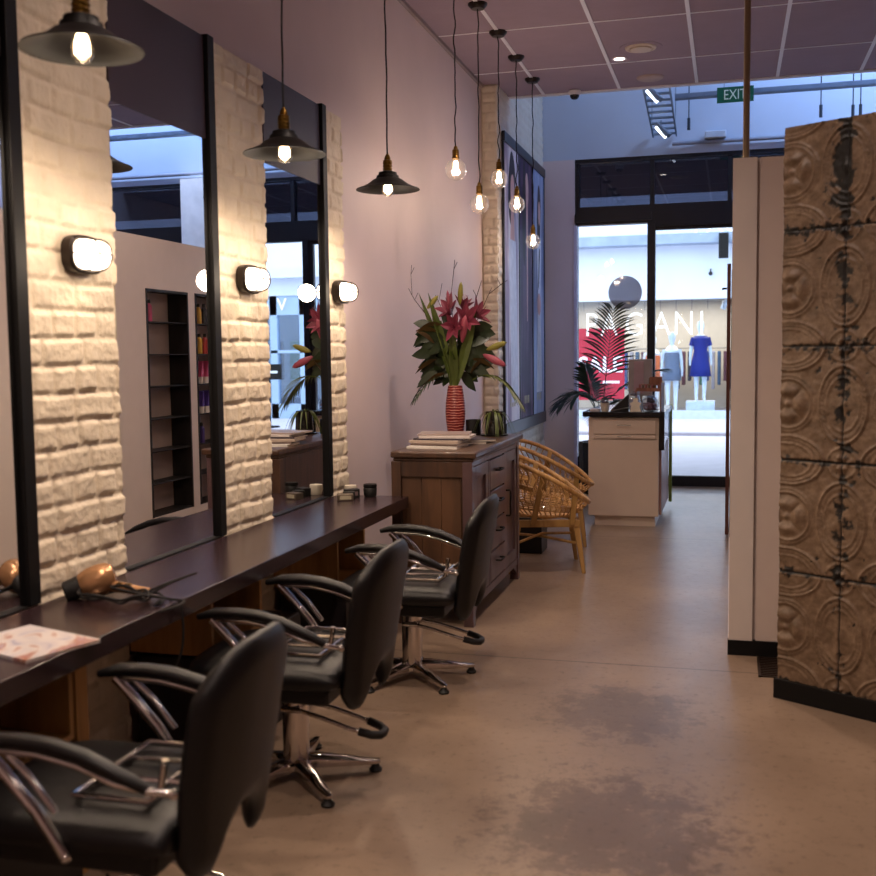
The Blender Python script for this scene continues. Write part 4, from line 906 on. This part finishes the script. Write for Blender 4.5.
for k in range(3):
    y0 = Ln*k/3+(.02 if k == 0 else .016); y1 = Ln*(k+1)/3-(.035 if k == 2 else .016)
    p = bx((.006, y0, .12), (.014, y1, Hp-.09)).build('poster_panel', pms[k], t, smooth=False); yc = (y0+y1)/2
    fg = MB(); 
    shapes = [[(hair_p, ell(yc+.02, 2.32, .17, .36, w=.15)), (skin_p, ell(yc+.05, 2.30, .10, .17)), (skin_p, [(yc-.02, 2.16), (yc+.10, 2.16), (yc+.16, 1.7), (yc-.10, 1.7)]), (dress_p, [(yc-.16, 1.85), (yc+.20, 1.85), (yc+.27, .3), (yc-.05, .3)])],
              [(skin_p, ell(yc+.06, 2.42, .09, .18)), (skin_p, [(yc+.02, 2.3), (yc+.11, 2.3), (yc+.07, 1.1), (yc+.04, 1.1)]), (hair_p, ell(yc-.10, 2.2, .09, .55, w=.2))],
              [(hair_p, ell(yc+.03, 2.25, .11, .33, w=.2)), (skin_p, ell(yc+.05, 2.28, .065, .13)), (dress_p, [(yc-.12, 1.95), (yc+.16, 1.95), (yc+.10, 1.35), (yc+.2, .35), (yc-.16, .35), (yc-.04, 1.35)]), (skin_p, ell(yc+.02, 1.30, .11, .12)), (hair_p, [(yc+.03, 1.9), (yc+.09, 1.9), (yc+.0, 1.45), (yc-.03, 1.5)])]][k]
    for q, (mt_, pts) in enumerate(shapes): 
        flat_shape(0, pts, mt_, .0145+.0005*q).build('printed_figure', mt_, p, smooth=False)
    for q in range(3): bx((.0142, yc-.12+.10*q, .26), (.0150, yc-.07+.10*q, .34)).build('gold_motif', gold_p, p, smooth=False)

# ------------------------------------------------------------------ rattan chairs (local: front +X)
def make_rattan():
    t = thing('rattan_chair', 'x', 'chair')
    def rim(a, k=1.0):   # k: 1 rim .. 0 seat ring
        fx, fy = cos(a), sin(a)
        x = .355*fx-.03; y = .37*fy; z = .60 - .15*fx - .0*fx*fx + .04*(fx < 0)*fx*fx + .0
        z = .80 - .34*((1+fx)/2)**1.7
        bx_, by_, bz_ = .02+.20*fx, .20*fy, .385
        s = k; w = s**1.0
        X = bx_+(x-bx_)*(s**.8); Y = by_+(y-by_)*(s**.8); Z = bz_+(z-bz_)*(s**1.5)
        return Vector((X, Y, Z))
    m = MB(); m.tube([rim(2*pi*k/64) for k in range(64)], .0165, 10, closed=True); m.build('hoop_rim', rattan, t)
    m = MB(); m.tube([rim(2*pi*k/48, 0) for k in range(48)], .014, 8, closed=True); m.build('seat_ring', rattan, t)
    m = MB()
    for k in range(44):
        a = 2*pi*k/44; m.tube([rim(a+.05*sin(3*q), q/8) for q in range(9)], .0048, 5)
    m.build('shell_spokes', rattan, t)
    m = MB()
    for s, r in ((.25, .005), (.42, .005), (.66, .013), (.70, .013)):
        rng = range(64) if s < .6 else range(18, 47)
        pts = [rim(2*pi*k/64, s)+Vector((0,0,.006)) for k in rng]
        m.tube(pts, r if s < .6 else .010, 6, closed=(s < .6))
    for k in range(-9, 10):
        y = k*.021; hx = .2*math.sqrt(max(0, 1-(y/.2)**2)); m.tube([(.02-hx, y, .385), (.02-hx*.5, y+.006, .37), (.02, y-.004, .366), (.02+hx*.5, y+.006, .37), (.02+hx, y, .385)], .0045, 5)
        m.tube([(.02+y, -hx, .385), (.02+y, 0, .362), (.02+y, hx, .385)], .0045, 5)
    for q in range(6):
        m.tube([rim(2*pi*k/64, .50+.02*(k % 2)-.045*q)+Vector((0,0,.003)) for k in range(64)], .004, 5, closed=True)
    m.build('woven_band', rattan, t)
    for s in (-1, 1):
        m = MB(); m.hexa([(-.10, s*.235, .33), (-.06, s*.235, .33), (-.06, s*.26, .33), (-.10, s*.26, .33)], [(-.03, s*.335, .70), (.005, s*.335, .69), (.005, s*.36, .69), (-.03, s*.36, .70)]); m.build('side_strut', chairleg_w, t, bevel=.003)
        m = MB(); m.hexa([(.17, s*.22, .33), (.205, s*.22, .33), (.205, s*.245, .33), (.17, s*.245, .33)], [(.185, s*.265, .575), (.22, s*.265, .56), (.22, s*.29, .56), (.185, s*.29, .575)]); m.build('side_strut', chairleg_w, t, bevel=.003)
    m = MB(); zf0, zf1 = .315, .365
    m.box((-.20, -.235, zf0), (.24, -.21, zf1)); m.box((-.20, .21, zf0), (.24, .235, zf1)); m.box((-.20, -.21, zf0), (-.175, .21, zf1)); m.box((.215, -.21, zf0), (.24, .21, zf1)); m.build('seat_frame', chairleg_w, t, bevel=.004)
    for sx in (-1, 1):
        for sy in (-1, 1):
            tx, ty = (.215 if sx > 0 else -.175), sy*.205; gx, gy = (.265 if sx > 0 else -.235), sy*.245
            m = MB(); a, b = .022, .013
            m.hexa([(gx-b, gy-b, 0), (gx+b, gy-b, 0), (gx+b, gy+b, 0), (gx-b, gy+b, 0)], [(tx-a, ty-a, .345), (tx+a, ty-a, .345), (tx+a, ty+a, .345), (tx-a, ty+a, .345)]); m.build('leg', chairleg_w, t, bevel=.004)
    m = MB(); m.tube([(-.20, -.215, .20), (0, 0, .235), (.23, .215, .20)], .010, 8); m.tube([(-.20, .215, .20), (0, 0, .215), (.23, -.215, .20)], .010, 8); m.build('cross_stretcher', chairleg_w, t)
    return t
rt = make_rattan()
rt.location = (-1.26, 7.31, 0); rt.rotation_euler = (0, 0, R(14)); tag(rt, 'nearer woven rattan tub chair, right behind the sideboard', 'chair', 'rattan tub chairs')
dup(rt, (-1.36, 8.33, 0), R(8), 'farther rattan tub chair, partly hidden behind the nearer one', 'rattan tub chairs')
bx((-1.78, 7.76, 0), (-1.34, 8.02, .27)).build('black_storage_box', mat('black lacquer box', '0e0b0d', .4), bevel=.004)
tag(bpy.data.objects['black_storage_box'], 'low black box on the floor between the two rattan chairs', 'box')

# ------------------------------------------------------------------ reception desk
def desk():
    X0, X1, Y0, Y1 = -1.17, -.555, 9.15, 10.35
    t = thing('reception_desk', 'white reception desk with drawers and a black worktop', 'desk', (X0, Y0, 0))
    O = Vector((X0, Y0, 0))
    cream = mat('cream desk board', 'd3c1b2', .4, noise_amt=.02); drk = mat('black stone worktop', '100e14', .2)
    def P(n, mb, m, **k): o = mb.build(n, m, t, **k); o.location = Vector(o.location)-O; return o
    P('kickboard', MB().box((X0+.05, Y0+.04, 0), (X1-.05, Y1-.04, .09)), cream)
    P('carcass', MB().box((X0+.0, Y0+.02, .09), (X1-.02, Y1, .935)), cream, bevel=.002)
    P('worktop', MB().box((X0-.045, Y0-.03, .945), (X1+.03, Y1+.03, .985)), drk, bevel=.003)
    P('waterfall_panel', MB().box((X1-.018, Y0+.0, .66), (X1+.028, Y0+.05, .945)), drk, bevel=.002)
    P('front_panel', MB().box((X0, Y0, .09), (X1-.02, Y0+.02, .745)), cream, bevel=.002)
    for k, (a, b) in enumerate(((.755, .775), (.785, .915))):
        pass
    d = P('drawer', MB().box((X0+.045, Y0-.002, .795), (X1-.045, Y0+.02, .915)), cream, bevel=.003)
    m = MB(); m.tube([(X0+.25, Y0-.001, .872), (X0+.25, Y0-.022, .872), (X0+.36, Y0-.022, .872), (X0+.36, Y0-.001, .872)], .0045, 8); m.build('drawer_handle', steel, d)
    d = P('drawer', MB().box((X0+.045, Y0-.002, .755), (X1-.045, Y0+.02, .788)), cream, bevel=.003)
    m = MB(); m.tube([(X0+.25, Y0-.001, .776), (X0+.25, Y0-.022, .776), (X0+.36, Y0-.022, .776), (X0+.36, Y0-.001, .776)], .0045, 8); m.build('drawer_handle', steel, d)
    P('side_panel', MB().box((X1-.02, Y0+.06, .10), (X1+.0, Y1-.06, .70)), wood('pinkish ply', '8a6355', 'ab8474', 4), bevel=.002)
    P('glass_front', MB().box((X1+.005, Y0+.05, .70), (X1+.012, Y1, .945)), thin_glass('desk glass', (.8, .85, .9), .1, .0, .25, (.75, .78, .85)))
    P('green_edge', MB().box((X1-.0, Y1-.02, .06), (X1+.03, Y1+.02, .99)), mat('lime green edge', '8a9a3a', .4), bevel=.002)
    P('side_cabinet', MB().box((X0-.02, Y0+.25, .72), (X0+.0, Y0+.65, .94)), cream, bevel=.003)
desk()
DT = .985
t = thing('potted_succulent', 'small cream pot with a dark plant on the left of the reception desk', 'plant', (-1.035, 9.22, DT))
MB().lathe([(0, 0), (.030, 0), (.042, .075), (.038, .075), (.034, .06), (0, .06)], n=24).build('pot', mat('cream pot', 'cbbfae', .5), t)
m = MB(); random.seed(9)
for k in range(18): a = k*2.4; m.leaf((0, 0, .06), (cos(a), sin(a), .5+random.random()*.5), .07, .022, droop=.2)
m.build('foliage', mat('wine leaf', '3a1c22', .5, noise_amt=.3), t)
t = thing('leaning_black_folder', 'black wedge-shaped card stand leaning beside the small pot', 'stand', (-.93, 9.26, DT))
m = MB(); m.hexa([(-.06, -.02, 0), (.09, .03, 0), (.09, .036, 0), (-.06, -.014, 0)], [(.05, .03, .11), (.09, .045, .15), (.09, .05, .15), (.05, .036, .11)]); m.build('board', jam, t)
m = MB(); m.tube([(-.06, -.02, .004), (.06, .01, .12)], .004, 6); m.tube([(-.06, -.02, .004), (.09, .03, .03)], .004, 6); m.build('edge_rod', steel, t)
t = thing('glass_jar', 'lidded glass jar of wrapped sweets at the right end of the desk', 'jar', (-.655, 9.24, DT))
MB().lathe([(0, 0), (.062, 0), (.070, .01), (.073, .06), (.068, .095), (.052, .11), (.050, .11), (.066, .09), (.070, .06), (.066, .012), (0, .006)], n=32).build('jar_body', jar_glass, t)
MB().lathe([(.056, .108), (.058, .114), (.040, .128), (.012, .136), (.010, .142), (.014, .150), (.0, .158)], n=24, cap=False).build('jar_lid', jar_glass, t)
m = MB(); random.seed(2)
for k in range(60): a = random.random()*6.28; r = .055*random.random()**.5; m.sphere((r*cos(a), r*sin(a), .016+.055*random.random()), .009, 6, 4, (1.4, 1, .8))
o = m.build('sweets', mat('wine wrapped sweets', '6a3440', .35, noise_amt=.5, nscale=60), t, kind='stuff')
t = thing('glass_jar', 'smaller glass jar with silvery contents behind the white card', 'jar', (-.80, 9.33, DT))
MB().lathe([(0, 0), (.05, 0), (.058, .01), (.060, .10), (.045, .125), (.043, .125), (.055, .1), (.053, .012), (0, .006)], n=32).build('jar_body', jar_glass, t)
MB().lathe([(0, .128), (.05, .126), (.05, .14), (.02, .15), (.015, .165), (0, .17)], n=24, cap=False).build('jar_lid', jar_glass, t)
m = MB()
for k in range(50): a = random.random()*6.28; r = .042*random.random()**.5; m.sphere((r*cos(a), r*sin(a), .016+.09*random.random()), .009, 6, 4)
m.build('sweets', mat('silver wrapped sweets', '9a93a0', .3, .4, noise_amt=.4, nscale=60), t, kind='stuff')
t = thing('figure_card', 'small cream figure-shaped card standing before the glass jars', 'card', (-.775, 9.20, DT))
m = MB(); pr = [(-.045, 0), (.045, 0), (.035, .05), (.05, .07), (.02, .085), (.018, .115), (-.018, .115), (-.02, .085), (-.05, .07), (-.035, .05)]
m.hexa([(x, 0, z) for x, z in pr], [(x, .006, z) for x, z in pr]); m.build('card_board', mat('cream card', 'e0d6c4', .6), t, smooth=False)
t = thing('sample_rack', 'tilted wooden tester rack with rows of small bottles behind the jars', 'rack', (-.66, 9.42, DT), R(-14))
m = MB(); m.box((-.13, -.03, .0), (-.12, .06, .18)); m.box((.09, -.03, .0), (.10, .06, .24)); m.box((-.12, -.03, .165), (.09, .03, .175)); m.box((-.12, -.035, .165), (.09, -.03, .195)); m.box((-.12, .03, .215), (.09, .08, .225)); m.box((-.02, .025, .215), (.09, .03, .29)); m.build('rack_frame', wood('rack wood', '6b3f2e', '96604a', 6), t, smooth=False)
lm = [mat('sample red', '7a3a38', .4), mat('sample brown', '53402e', .4), mat('sample olive', '6e6a3a', .4)]
for k in range(7): MB().lathe([(0, .175), (.010, .175), (.010, .215), (.006, .222), (0, .226)], c=(-.10+.028*k, 0, 0), n=10).build('sample_bottle', lm[k % 2], t)
for k in range(5): MB().lathe([(0, .225), (.009, .225), (.009, .275), (.005, .28), (0, .284)], c=(-.03+.026*k, .055, 0), n=10).build('sample_bottle', lm[1+k % 2], t)
t = thing('desk_monitor', 'grey back of a screen standing on the reception desk', 'monitor', (-.80, 10.05, DT+.0))
bx((-.11, -.012, .10), (.11, .012, .44)).build('screen_case', mat('taupe plastic', '8c8080', .5), t, bevel=.006); bx((-.06, -.013-.004, .12), (.03, -.012, .42)).build('back_cover', mat('mauve plastic', '9a7d84', .5), t, bevel=.003)
m = MB(); m.box((-.02, -.01, .0), (.02, .01, .12)); m.box((-.08, -.06, 0), (.08, .06, .01)); m.build('stand', steel, t, bevel=.002)
tag(bx((-1.16, 9.20, DT), (-1.08, 9.32, DT+.02)).build('business_card_stack', mat('white card stock', 'b9b2b6', .6), bevel=.001), 'flat stack of pale cards at the left front corner of the desk', 'cards')
magazine((-.74, 9.24, DT), .20, .12, .010, mat('magazine cover dk', '241c22', .4), R(4), 'thin dark booklet lying under the jars area of the desk', 'booklet') if False else None

# ------------------------------------------------------------------ palm by the window
t = thing('potted_palm', 'potted kentia palm with drooping fronds by the left shop window', 'potted plant', (-1.33, 11.30, 0))
MB().lathe([(0, 0), (.17, 0), (.20, .05), (.22, .52), (.21, .55), (.19, .55), (.18, .48), (0, .48)], n=8).build('pot', mat('black planter', '0d0b0f', .45), t)
MB().lathe([(0, .485), (.185, .485)], n=24, cap=False).build('soil', mat('soil', '22160f', .95), t)
pm = mat('palm frond green', '1c2e1c', .45, noise_amt=.3, nscale=10)
random.seed(21)
for (az, el, L, dr, z0, ll) in ((8, 84, .90, .02, 1.05, .42), (172, 50, .58, .80, .95, .34), (10, 45, .85, .30, .95, .36), (215, 62, .55, .7, .9, .32), (-25, 60, .5, .5, .8, .26), (100, 62, .6, .4, .85, .28), (-80, 55, .45, .7, .75, .26), (140, 74, .60, .15, .85, .30)):
    m = MB(); a = R(az); d = Vector((cos(a)*cos(R(el)), sin(a)*cos(R(el)), sin(R(el))))
    m.tube([(0.03*cos(a), .03*sin(a), .48), (.05*cos(a), .05*sin(a), z0)], [.009, .006], 6)
    palm_frond(m, (.05*cos(a), .05*sin(a), z0), d, L, dr, 20, ll, .022, .006, tipk=.35, up=(0, 0, 1) if el < 80 else (0, -1, 0)); m.build('frond', pm, t)

# ------------------------------------------------------------------ street and the shops opposite
EY = 24.0
st('ground_street', bx((-14, SF+.15, -.1), (18, 34, 0.0)), mat('pale street paving', 'c9c3cc', .6, noise_amt=.06, nscale=3, bump=.1))
st('kerb_line', bx((-14, 19.2, 0), (18, 19.5, .05)), mat('kerb stone', 'a9a0a8', .7))
st('canopy_outside', bx((-6, SF+.3, 3.85), (12, SF+4.6, 4.0)), mat('dark canopy soffit', '2a2630', .7))
facade = mat('white render facade', 'cfd6e2', .7, noise_amt=.03, nscale=1)
fa = MB(); fa.box((-12, EY, 2.62), (4.2, EY+.3, 7)); st('facade_upper', fa, facade)
st('facade_ledge', bx((-12, EY-.5, 3.78), (4.2, EY, 3.99)), mat('grey blue ledge', '8d9bb0', .7, noise_amt=.15, nscale=3))
st('facade_base', bx((-12, EY, 0), (4.2, EY+.2, .18)), mat('pale plinth', 'bcc6d2', .7))
st('shop_back_wall', bx((-12, EY+3.6, 0), (4.2, EY+3.8, 2.9)), mat('warm shop wall', 'c9bba8', .7, noise_amt=.04))
st('shop_ceiling', bx((-12, EY+.3, 2.75), (4.2, EY+3.6, 2.9)), mat('shop ceiling', 'b5b0ac', .8))
st('shop_floor', bx((-12, EY+.2, .0), (4.2, EY+3.6, .06)), mat('shop floor', '8f8a90', .5))
st('shop_window', bx((-12, EY+.1, .18), (1.25, EY+.11, 2.62)), thin_glass('shop glass', (.9, .95, 1), .04))
pier = mat('blue grey steel pier', '3c5a72', .5); m = MB()
for x in (-5.2, .55, .95): m.box((x, EY+.05, 0), (x+(.16 if x != .95 else .45), EY+.15, 2.62))
st('facade_piers', m, pier); st('facade_side_wall', bx((1.4, EY, 0), (4.2, EY+.3, 2.62)), facade)
alight('shop_ceiling_lamp', (-1.5, EY+1.9, 2.7), (0, 0, 0), 5, 210, (1, .88, .76), 2.4)
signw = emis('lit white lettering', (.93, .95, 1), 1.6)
t = thing('window_lettering', 'large thin white PAGANI letters in the shop window opposite', 'sign', (-1.93, EY-.02, 2.10))
LETTERS = 'PAGANI'; xs = [-2.98, -2.60, -2.05, -1.46, -.98, -.60]
for i, chh in enumerate(LETTERS):
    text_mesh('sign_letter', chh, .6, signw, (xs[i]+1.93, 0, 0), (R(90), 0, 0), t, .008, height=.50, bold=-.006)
t2 = thing('facade_sign', 'white lettering high on the facade opposite, above the ledge', 'sign', (.18, EY-.48, 4.12))
text_mesh('sign_lettering', 'PAGANI', .5, signw, (0, 0, 0), (R(90), 0, 0), t2, .02, height=.26, width=1.85)
mann = mat('white mannequin', 'e8ecf0', .4)
def mannequin(x, y, z0, dress, lab, rz=0):
    t = thing('shop_mannequin', lab, 'mannequin', (x, y, z0), rz, 'mannequins in the shop window opposite')
    m = MB()
    m.lathe([(0, 1.48), (.05, 1.48), (.045, 1.54), (.06, 1.58), (.082, 1.66), (.080, 1.73), (.055, 1.79), (0, 1.80)], n=16)
    m.lathe([(.10, .80), (.165, .90), (.15, 1.0), (.12, 1.10), (.14, 1.25), (.165, 1.38), (.10, 1.46), (.05, 1.50)], n=18)
    for s in (-1, 1):
        m.tube([(s*.085, 0, .88), (s*.09, .0, .50), (s*.085, .01, .10), (s*.085, -.02, .03), (s*.085, -.12, .015)], [.088, .055, .035, .035, .02], 12)
        m.tube([(s*.17, 0, 1.40), (s*.21, .0, 1.15), (s*.23, -.03, .92), (s*.23, -.05, .80)], [.045, .036, .026, .018], 10)
    m.build('body', mann, t)
    if dress:
        d = MB()
        if dress[0] == 'blue':
            d.lathe([(.235, .55), (.21, .75), (.185, .92), (.14, 1.12), (.165, 1.30), (.185, 1.40), (.13, 1.46)], n=24, cap=False)
            for s in (-1, 1): d.tube([(s*.15, 0, 1.42), (s*.20, 0, 1.24)], [.06, .058], 12)
        else:
            d.lathe([(.21, .70), (.20, .9), (.16, 1.08), (.17, 1.28), (.13, 1.40), (.07, 1.44)], n=24, cap=False)
        d.build('dress', mat(dress[1], dress[2], .7, noise_amt=.12, nscale=18), t, solid=.006)
    return t
mannequin(-.64, EY+.75, .365, ('blue', 'royal blue dress', '14247e'), 'mannequin in a royal blue dress in the shop window opposite', .1)
mannequin(-1.27, EY+.75, .125, ('grey', 'silver grey slip dress', '70788a'), 'mannequin in a silver-grey slip dress beside the blue-dressed one')
mannequin(-1.75, EY+1.6, .06, ('grey', 'orange top', 'c8683a'), 'mannequin in an orange top farther back in the shop opposite')
tag(bx((-.94, EY+.4, .06), (-.32, EY+1.1, .36)).build('display_plinth', mann, smooth=False), 'white plinth under the blue-dressed mannequin', 'plinth')
tag(bx((-1.6, EY+.4, .06), (-.96, EY+1.1, .12)).build('display_plinth', mann, smooth=False), 'low white plinth under the silver-dressed mannequin', 'plinth')
t = thing('clothes_rail', 'rail of hanging clothes at the back of the shop opposite', 'clothes rail', (-1.0, EY+2.8, .06))
m = MB(); m.tube([(-1.6, 0, 0), (-1.6, 0, 1.5), (1.6, 0, 1.5), (1.6, 0, 0)], .02, 8); m.build('rail', steel, t)
for k in range(22):
    x = -1.5+.14*k; c = ['25407a', '8c8a94', '34506e', '54323c', '2c2c3a', '8a7a78', '3d6a5a'][k % 7]
    m = MB(); m.box((x-.03, -.18, .5+.1*(k % 3)), (x+.05, .18, 1.42)); m.build('garment', mat('garment '+c, c, .8, noise_amt=.2), t, bevel=.015, smooth=False)
t = thing('sale_poster', 'red SALE poster in the shop window opposite, behind the palm', 'poster', (-2.80, EY+.088, 1.26))
bx((-.52, -.008, -.85), (.53, .008, .76)).build('poster_sheet', mat('sale red', 'a81530', .5), t, smooth=False)
text_mesh('poster_lettering', 'SALE', .5, signw if False else mat('poster white', 'f2eef4', .5), (0.0, -.012, -.05), (R(90), 0, 0), t, .002, height=.36, width=.98, bold=.012)
text_mesh('poster_small_print', '50%', .2, MATS['poster white'], (.25, -.012, -.42), (R(90), 0, 0), t, .002, height=.14, width=.34, bold=.006) if False else bx((.05, -.011, -.47), (.42, -.009, -.42)).build('poster_stripe', MATS['poster white'], t, smooth=False)
t = thing('facade_speaker', 'black box fixed high on the white facade opposite', 'speaker', (-.15, EY-.605, 3.85)); bx((-.10, -.08, -.42), (.10, .1, .10)).build('cabinet', black_paint, t, bevel=.01)
t = thing('facade_camera', 'small dark camera fixed on the facade left of the black box', 'camera', (-.42, EY-.1, 3.15)); m = MB(); m.sphere((0, 0, 0), .045, 12, 8); m.tube([(0, 0, .03), (0, .1, .10)], .014, 8); m.build('camera_body', rubber, t)
for k in range(2):
    t = thing('shop_spotlight', ['left white track spotlight in the top right of the shop window opposite', 'right white track spotlight in the top right of the shop window opposite'][k], 'spotlight', (-.12+.38*k, EY+.6, 2.52)); MB().lathe([(0, -.12), (.06, -.12), (.06, .06), (.03, .10), (0, .10)], n=14, axis=(.4, 0, 1)).build('lamp_body', mann, t)
m = MB()
for k in range(12): m.tube([(-3.2+.34*k, EY+.25, 2.40), (-3.2+.34*k, EY+.25, 2.74)], .006, 5)
tag(m.build('hanging_wires', mat('wire grey', '555560', .5), smooth=False), 'row of thin wires holding the white letters from the shop ceiling', 'wires', kind='stuff')
# second pale blue shop (seen in the last mirror)
pb = mat('pale blue shopfront', '9db4cf', .6, noise_amt=.03)
m = MB(); m.box((4.2, EY-.6, 2.9), (12, EY, 7)); m.box((4.2, EY-.9, 3.3), (12, EY-.6, 3.5)); st('facade_blue_upper', m, facade)
m = MB()
for x in (4.2, 5.35, 6.1, 7.3, 8.4, 9.6, 11.8): m.box((x, EY-.55, 0), (x+.18, EY-.4, 2.9))
m.box((4.2, EY-.55, 2.45), (12, EY-.4, 2.9)); m.box((4.2, EY-.55, 0), (12, EY-.4, .35)); m.box((4.2, EY-.55, 1.55), (12, EY-.42, 1.62)); st('facade_blue', m, pb)
st('facade_blue_back', bx((4.2, EY+2, 0), (12, EY+2.2, 3)), mat('dim shop interior', '6b7280', .8)); st('facade_blue_glass', bx((4.2, EY-.47, .35), (12, EY-.465, 2.45)), thin_glass('blue shop glass', (.8, .9, 1), .06))
for k, (ch_, x) in enumerate((('V', 5.95), ('T', 5.30))):
    t = thing('facade_letter', 'white letter %s on the pale blue shopfront, seen in the last mirror' % ch_, 'sign', (x, EY-.58, 2.70 if k == 0 else 3.1)); text_mesh('letter', ch_, .4, signw, (0, 0, 0), (R(90), 0, 0), t, .01, height=.28)
t = thing('pavement_sign', 'black sign board on a post on the pavement, seen in the last mirror', 'sign', (5.0, 20.5, 0)); m = MB(); m.lathe([(0, 0), (.2, 0), (.2, .03), (.02, .04), (.02, 1.3), (0, 1.3)], n=16); m.build('post', black_paint, t); bx((-.28, -.02, 1.0), (.28, .02, 1.32)).build('board', black_paint, t)
bx((-.20, -.024, 1.13), (.20, -.02, 1.18)).build('white_line', mann, t, smooth=False)
for k in range(5):
    c = ['2a3550', '3f6058', '27304a', '7a7480', 'c06a80'][k]; t = thing('hanging_garment', '%s garment hanging in the pale blue shop seen in the mirror' % ['navy', 'sea green', 'midnight blue', 'grey', 'pink'][k], 'garment', (5.6+.42*k, EY+.3, .9)); bx((-.12, -.05, 0), (.12, .05, .95)).build('cloth', mat('garment '+c, c, .8, noise_amt=.2), t, bevel=.03)

# ------------------------------------------------------------------ lighting
w = bpy.data.worlds.new('sky'); SC.world = w; w.use_nodes = True
bg = w.node_tree.nodes['Background']; bg.inputs[0].default_value = (.72, .84, 1, 1); bg.inputs[1].default_value = 3.4
# added cool fill battens in the raised void (unseen, with fittings)
for k, (x, y) in enumerate(((1.4, 10.75), (3.2, 10.75))):
    t = thing('fill_batten', ['added cool fill batten high in the raised ceiling, left one', 'added cool fill batten high in the raised ceiling, right one'][k], 'ceiling light', (x, y, 5.552))
    bx((-.65, -.05, .0), (.65, .05, .048)).build('batten_body', grid_m, t); m = MB(); m.tube([(-.62, 0, -.02), (.62, 0, -.02)], .016, 10); m.build('tube', tube_glow, t)
    alight('batten_fill', (x, y, 5.5), (R(35), 0, 0), 1.3, 62, (.38, .58, 1), .1)
SC.view_settings.view_transform = 'Standard'; SC.view_settings.look = 'None'; SC.view_settings.exposure = 0.12; SC.view_settings.gamma = 1; SC.view_settings.use_curve_mapping = False
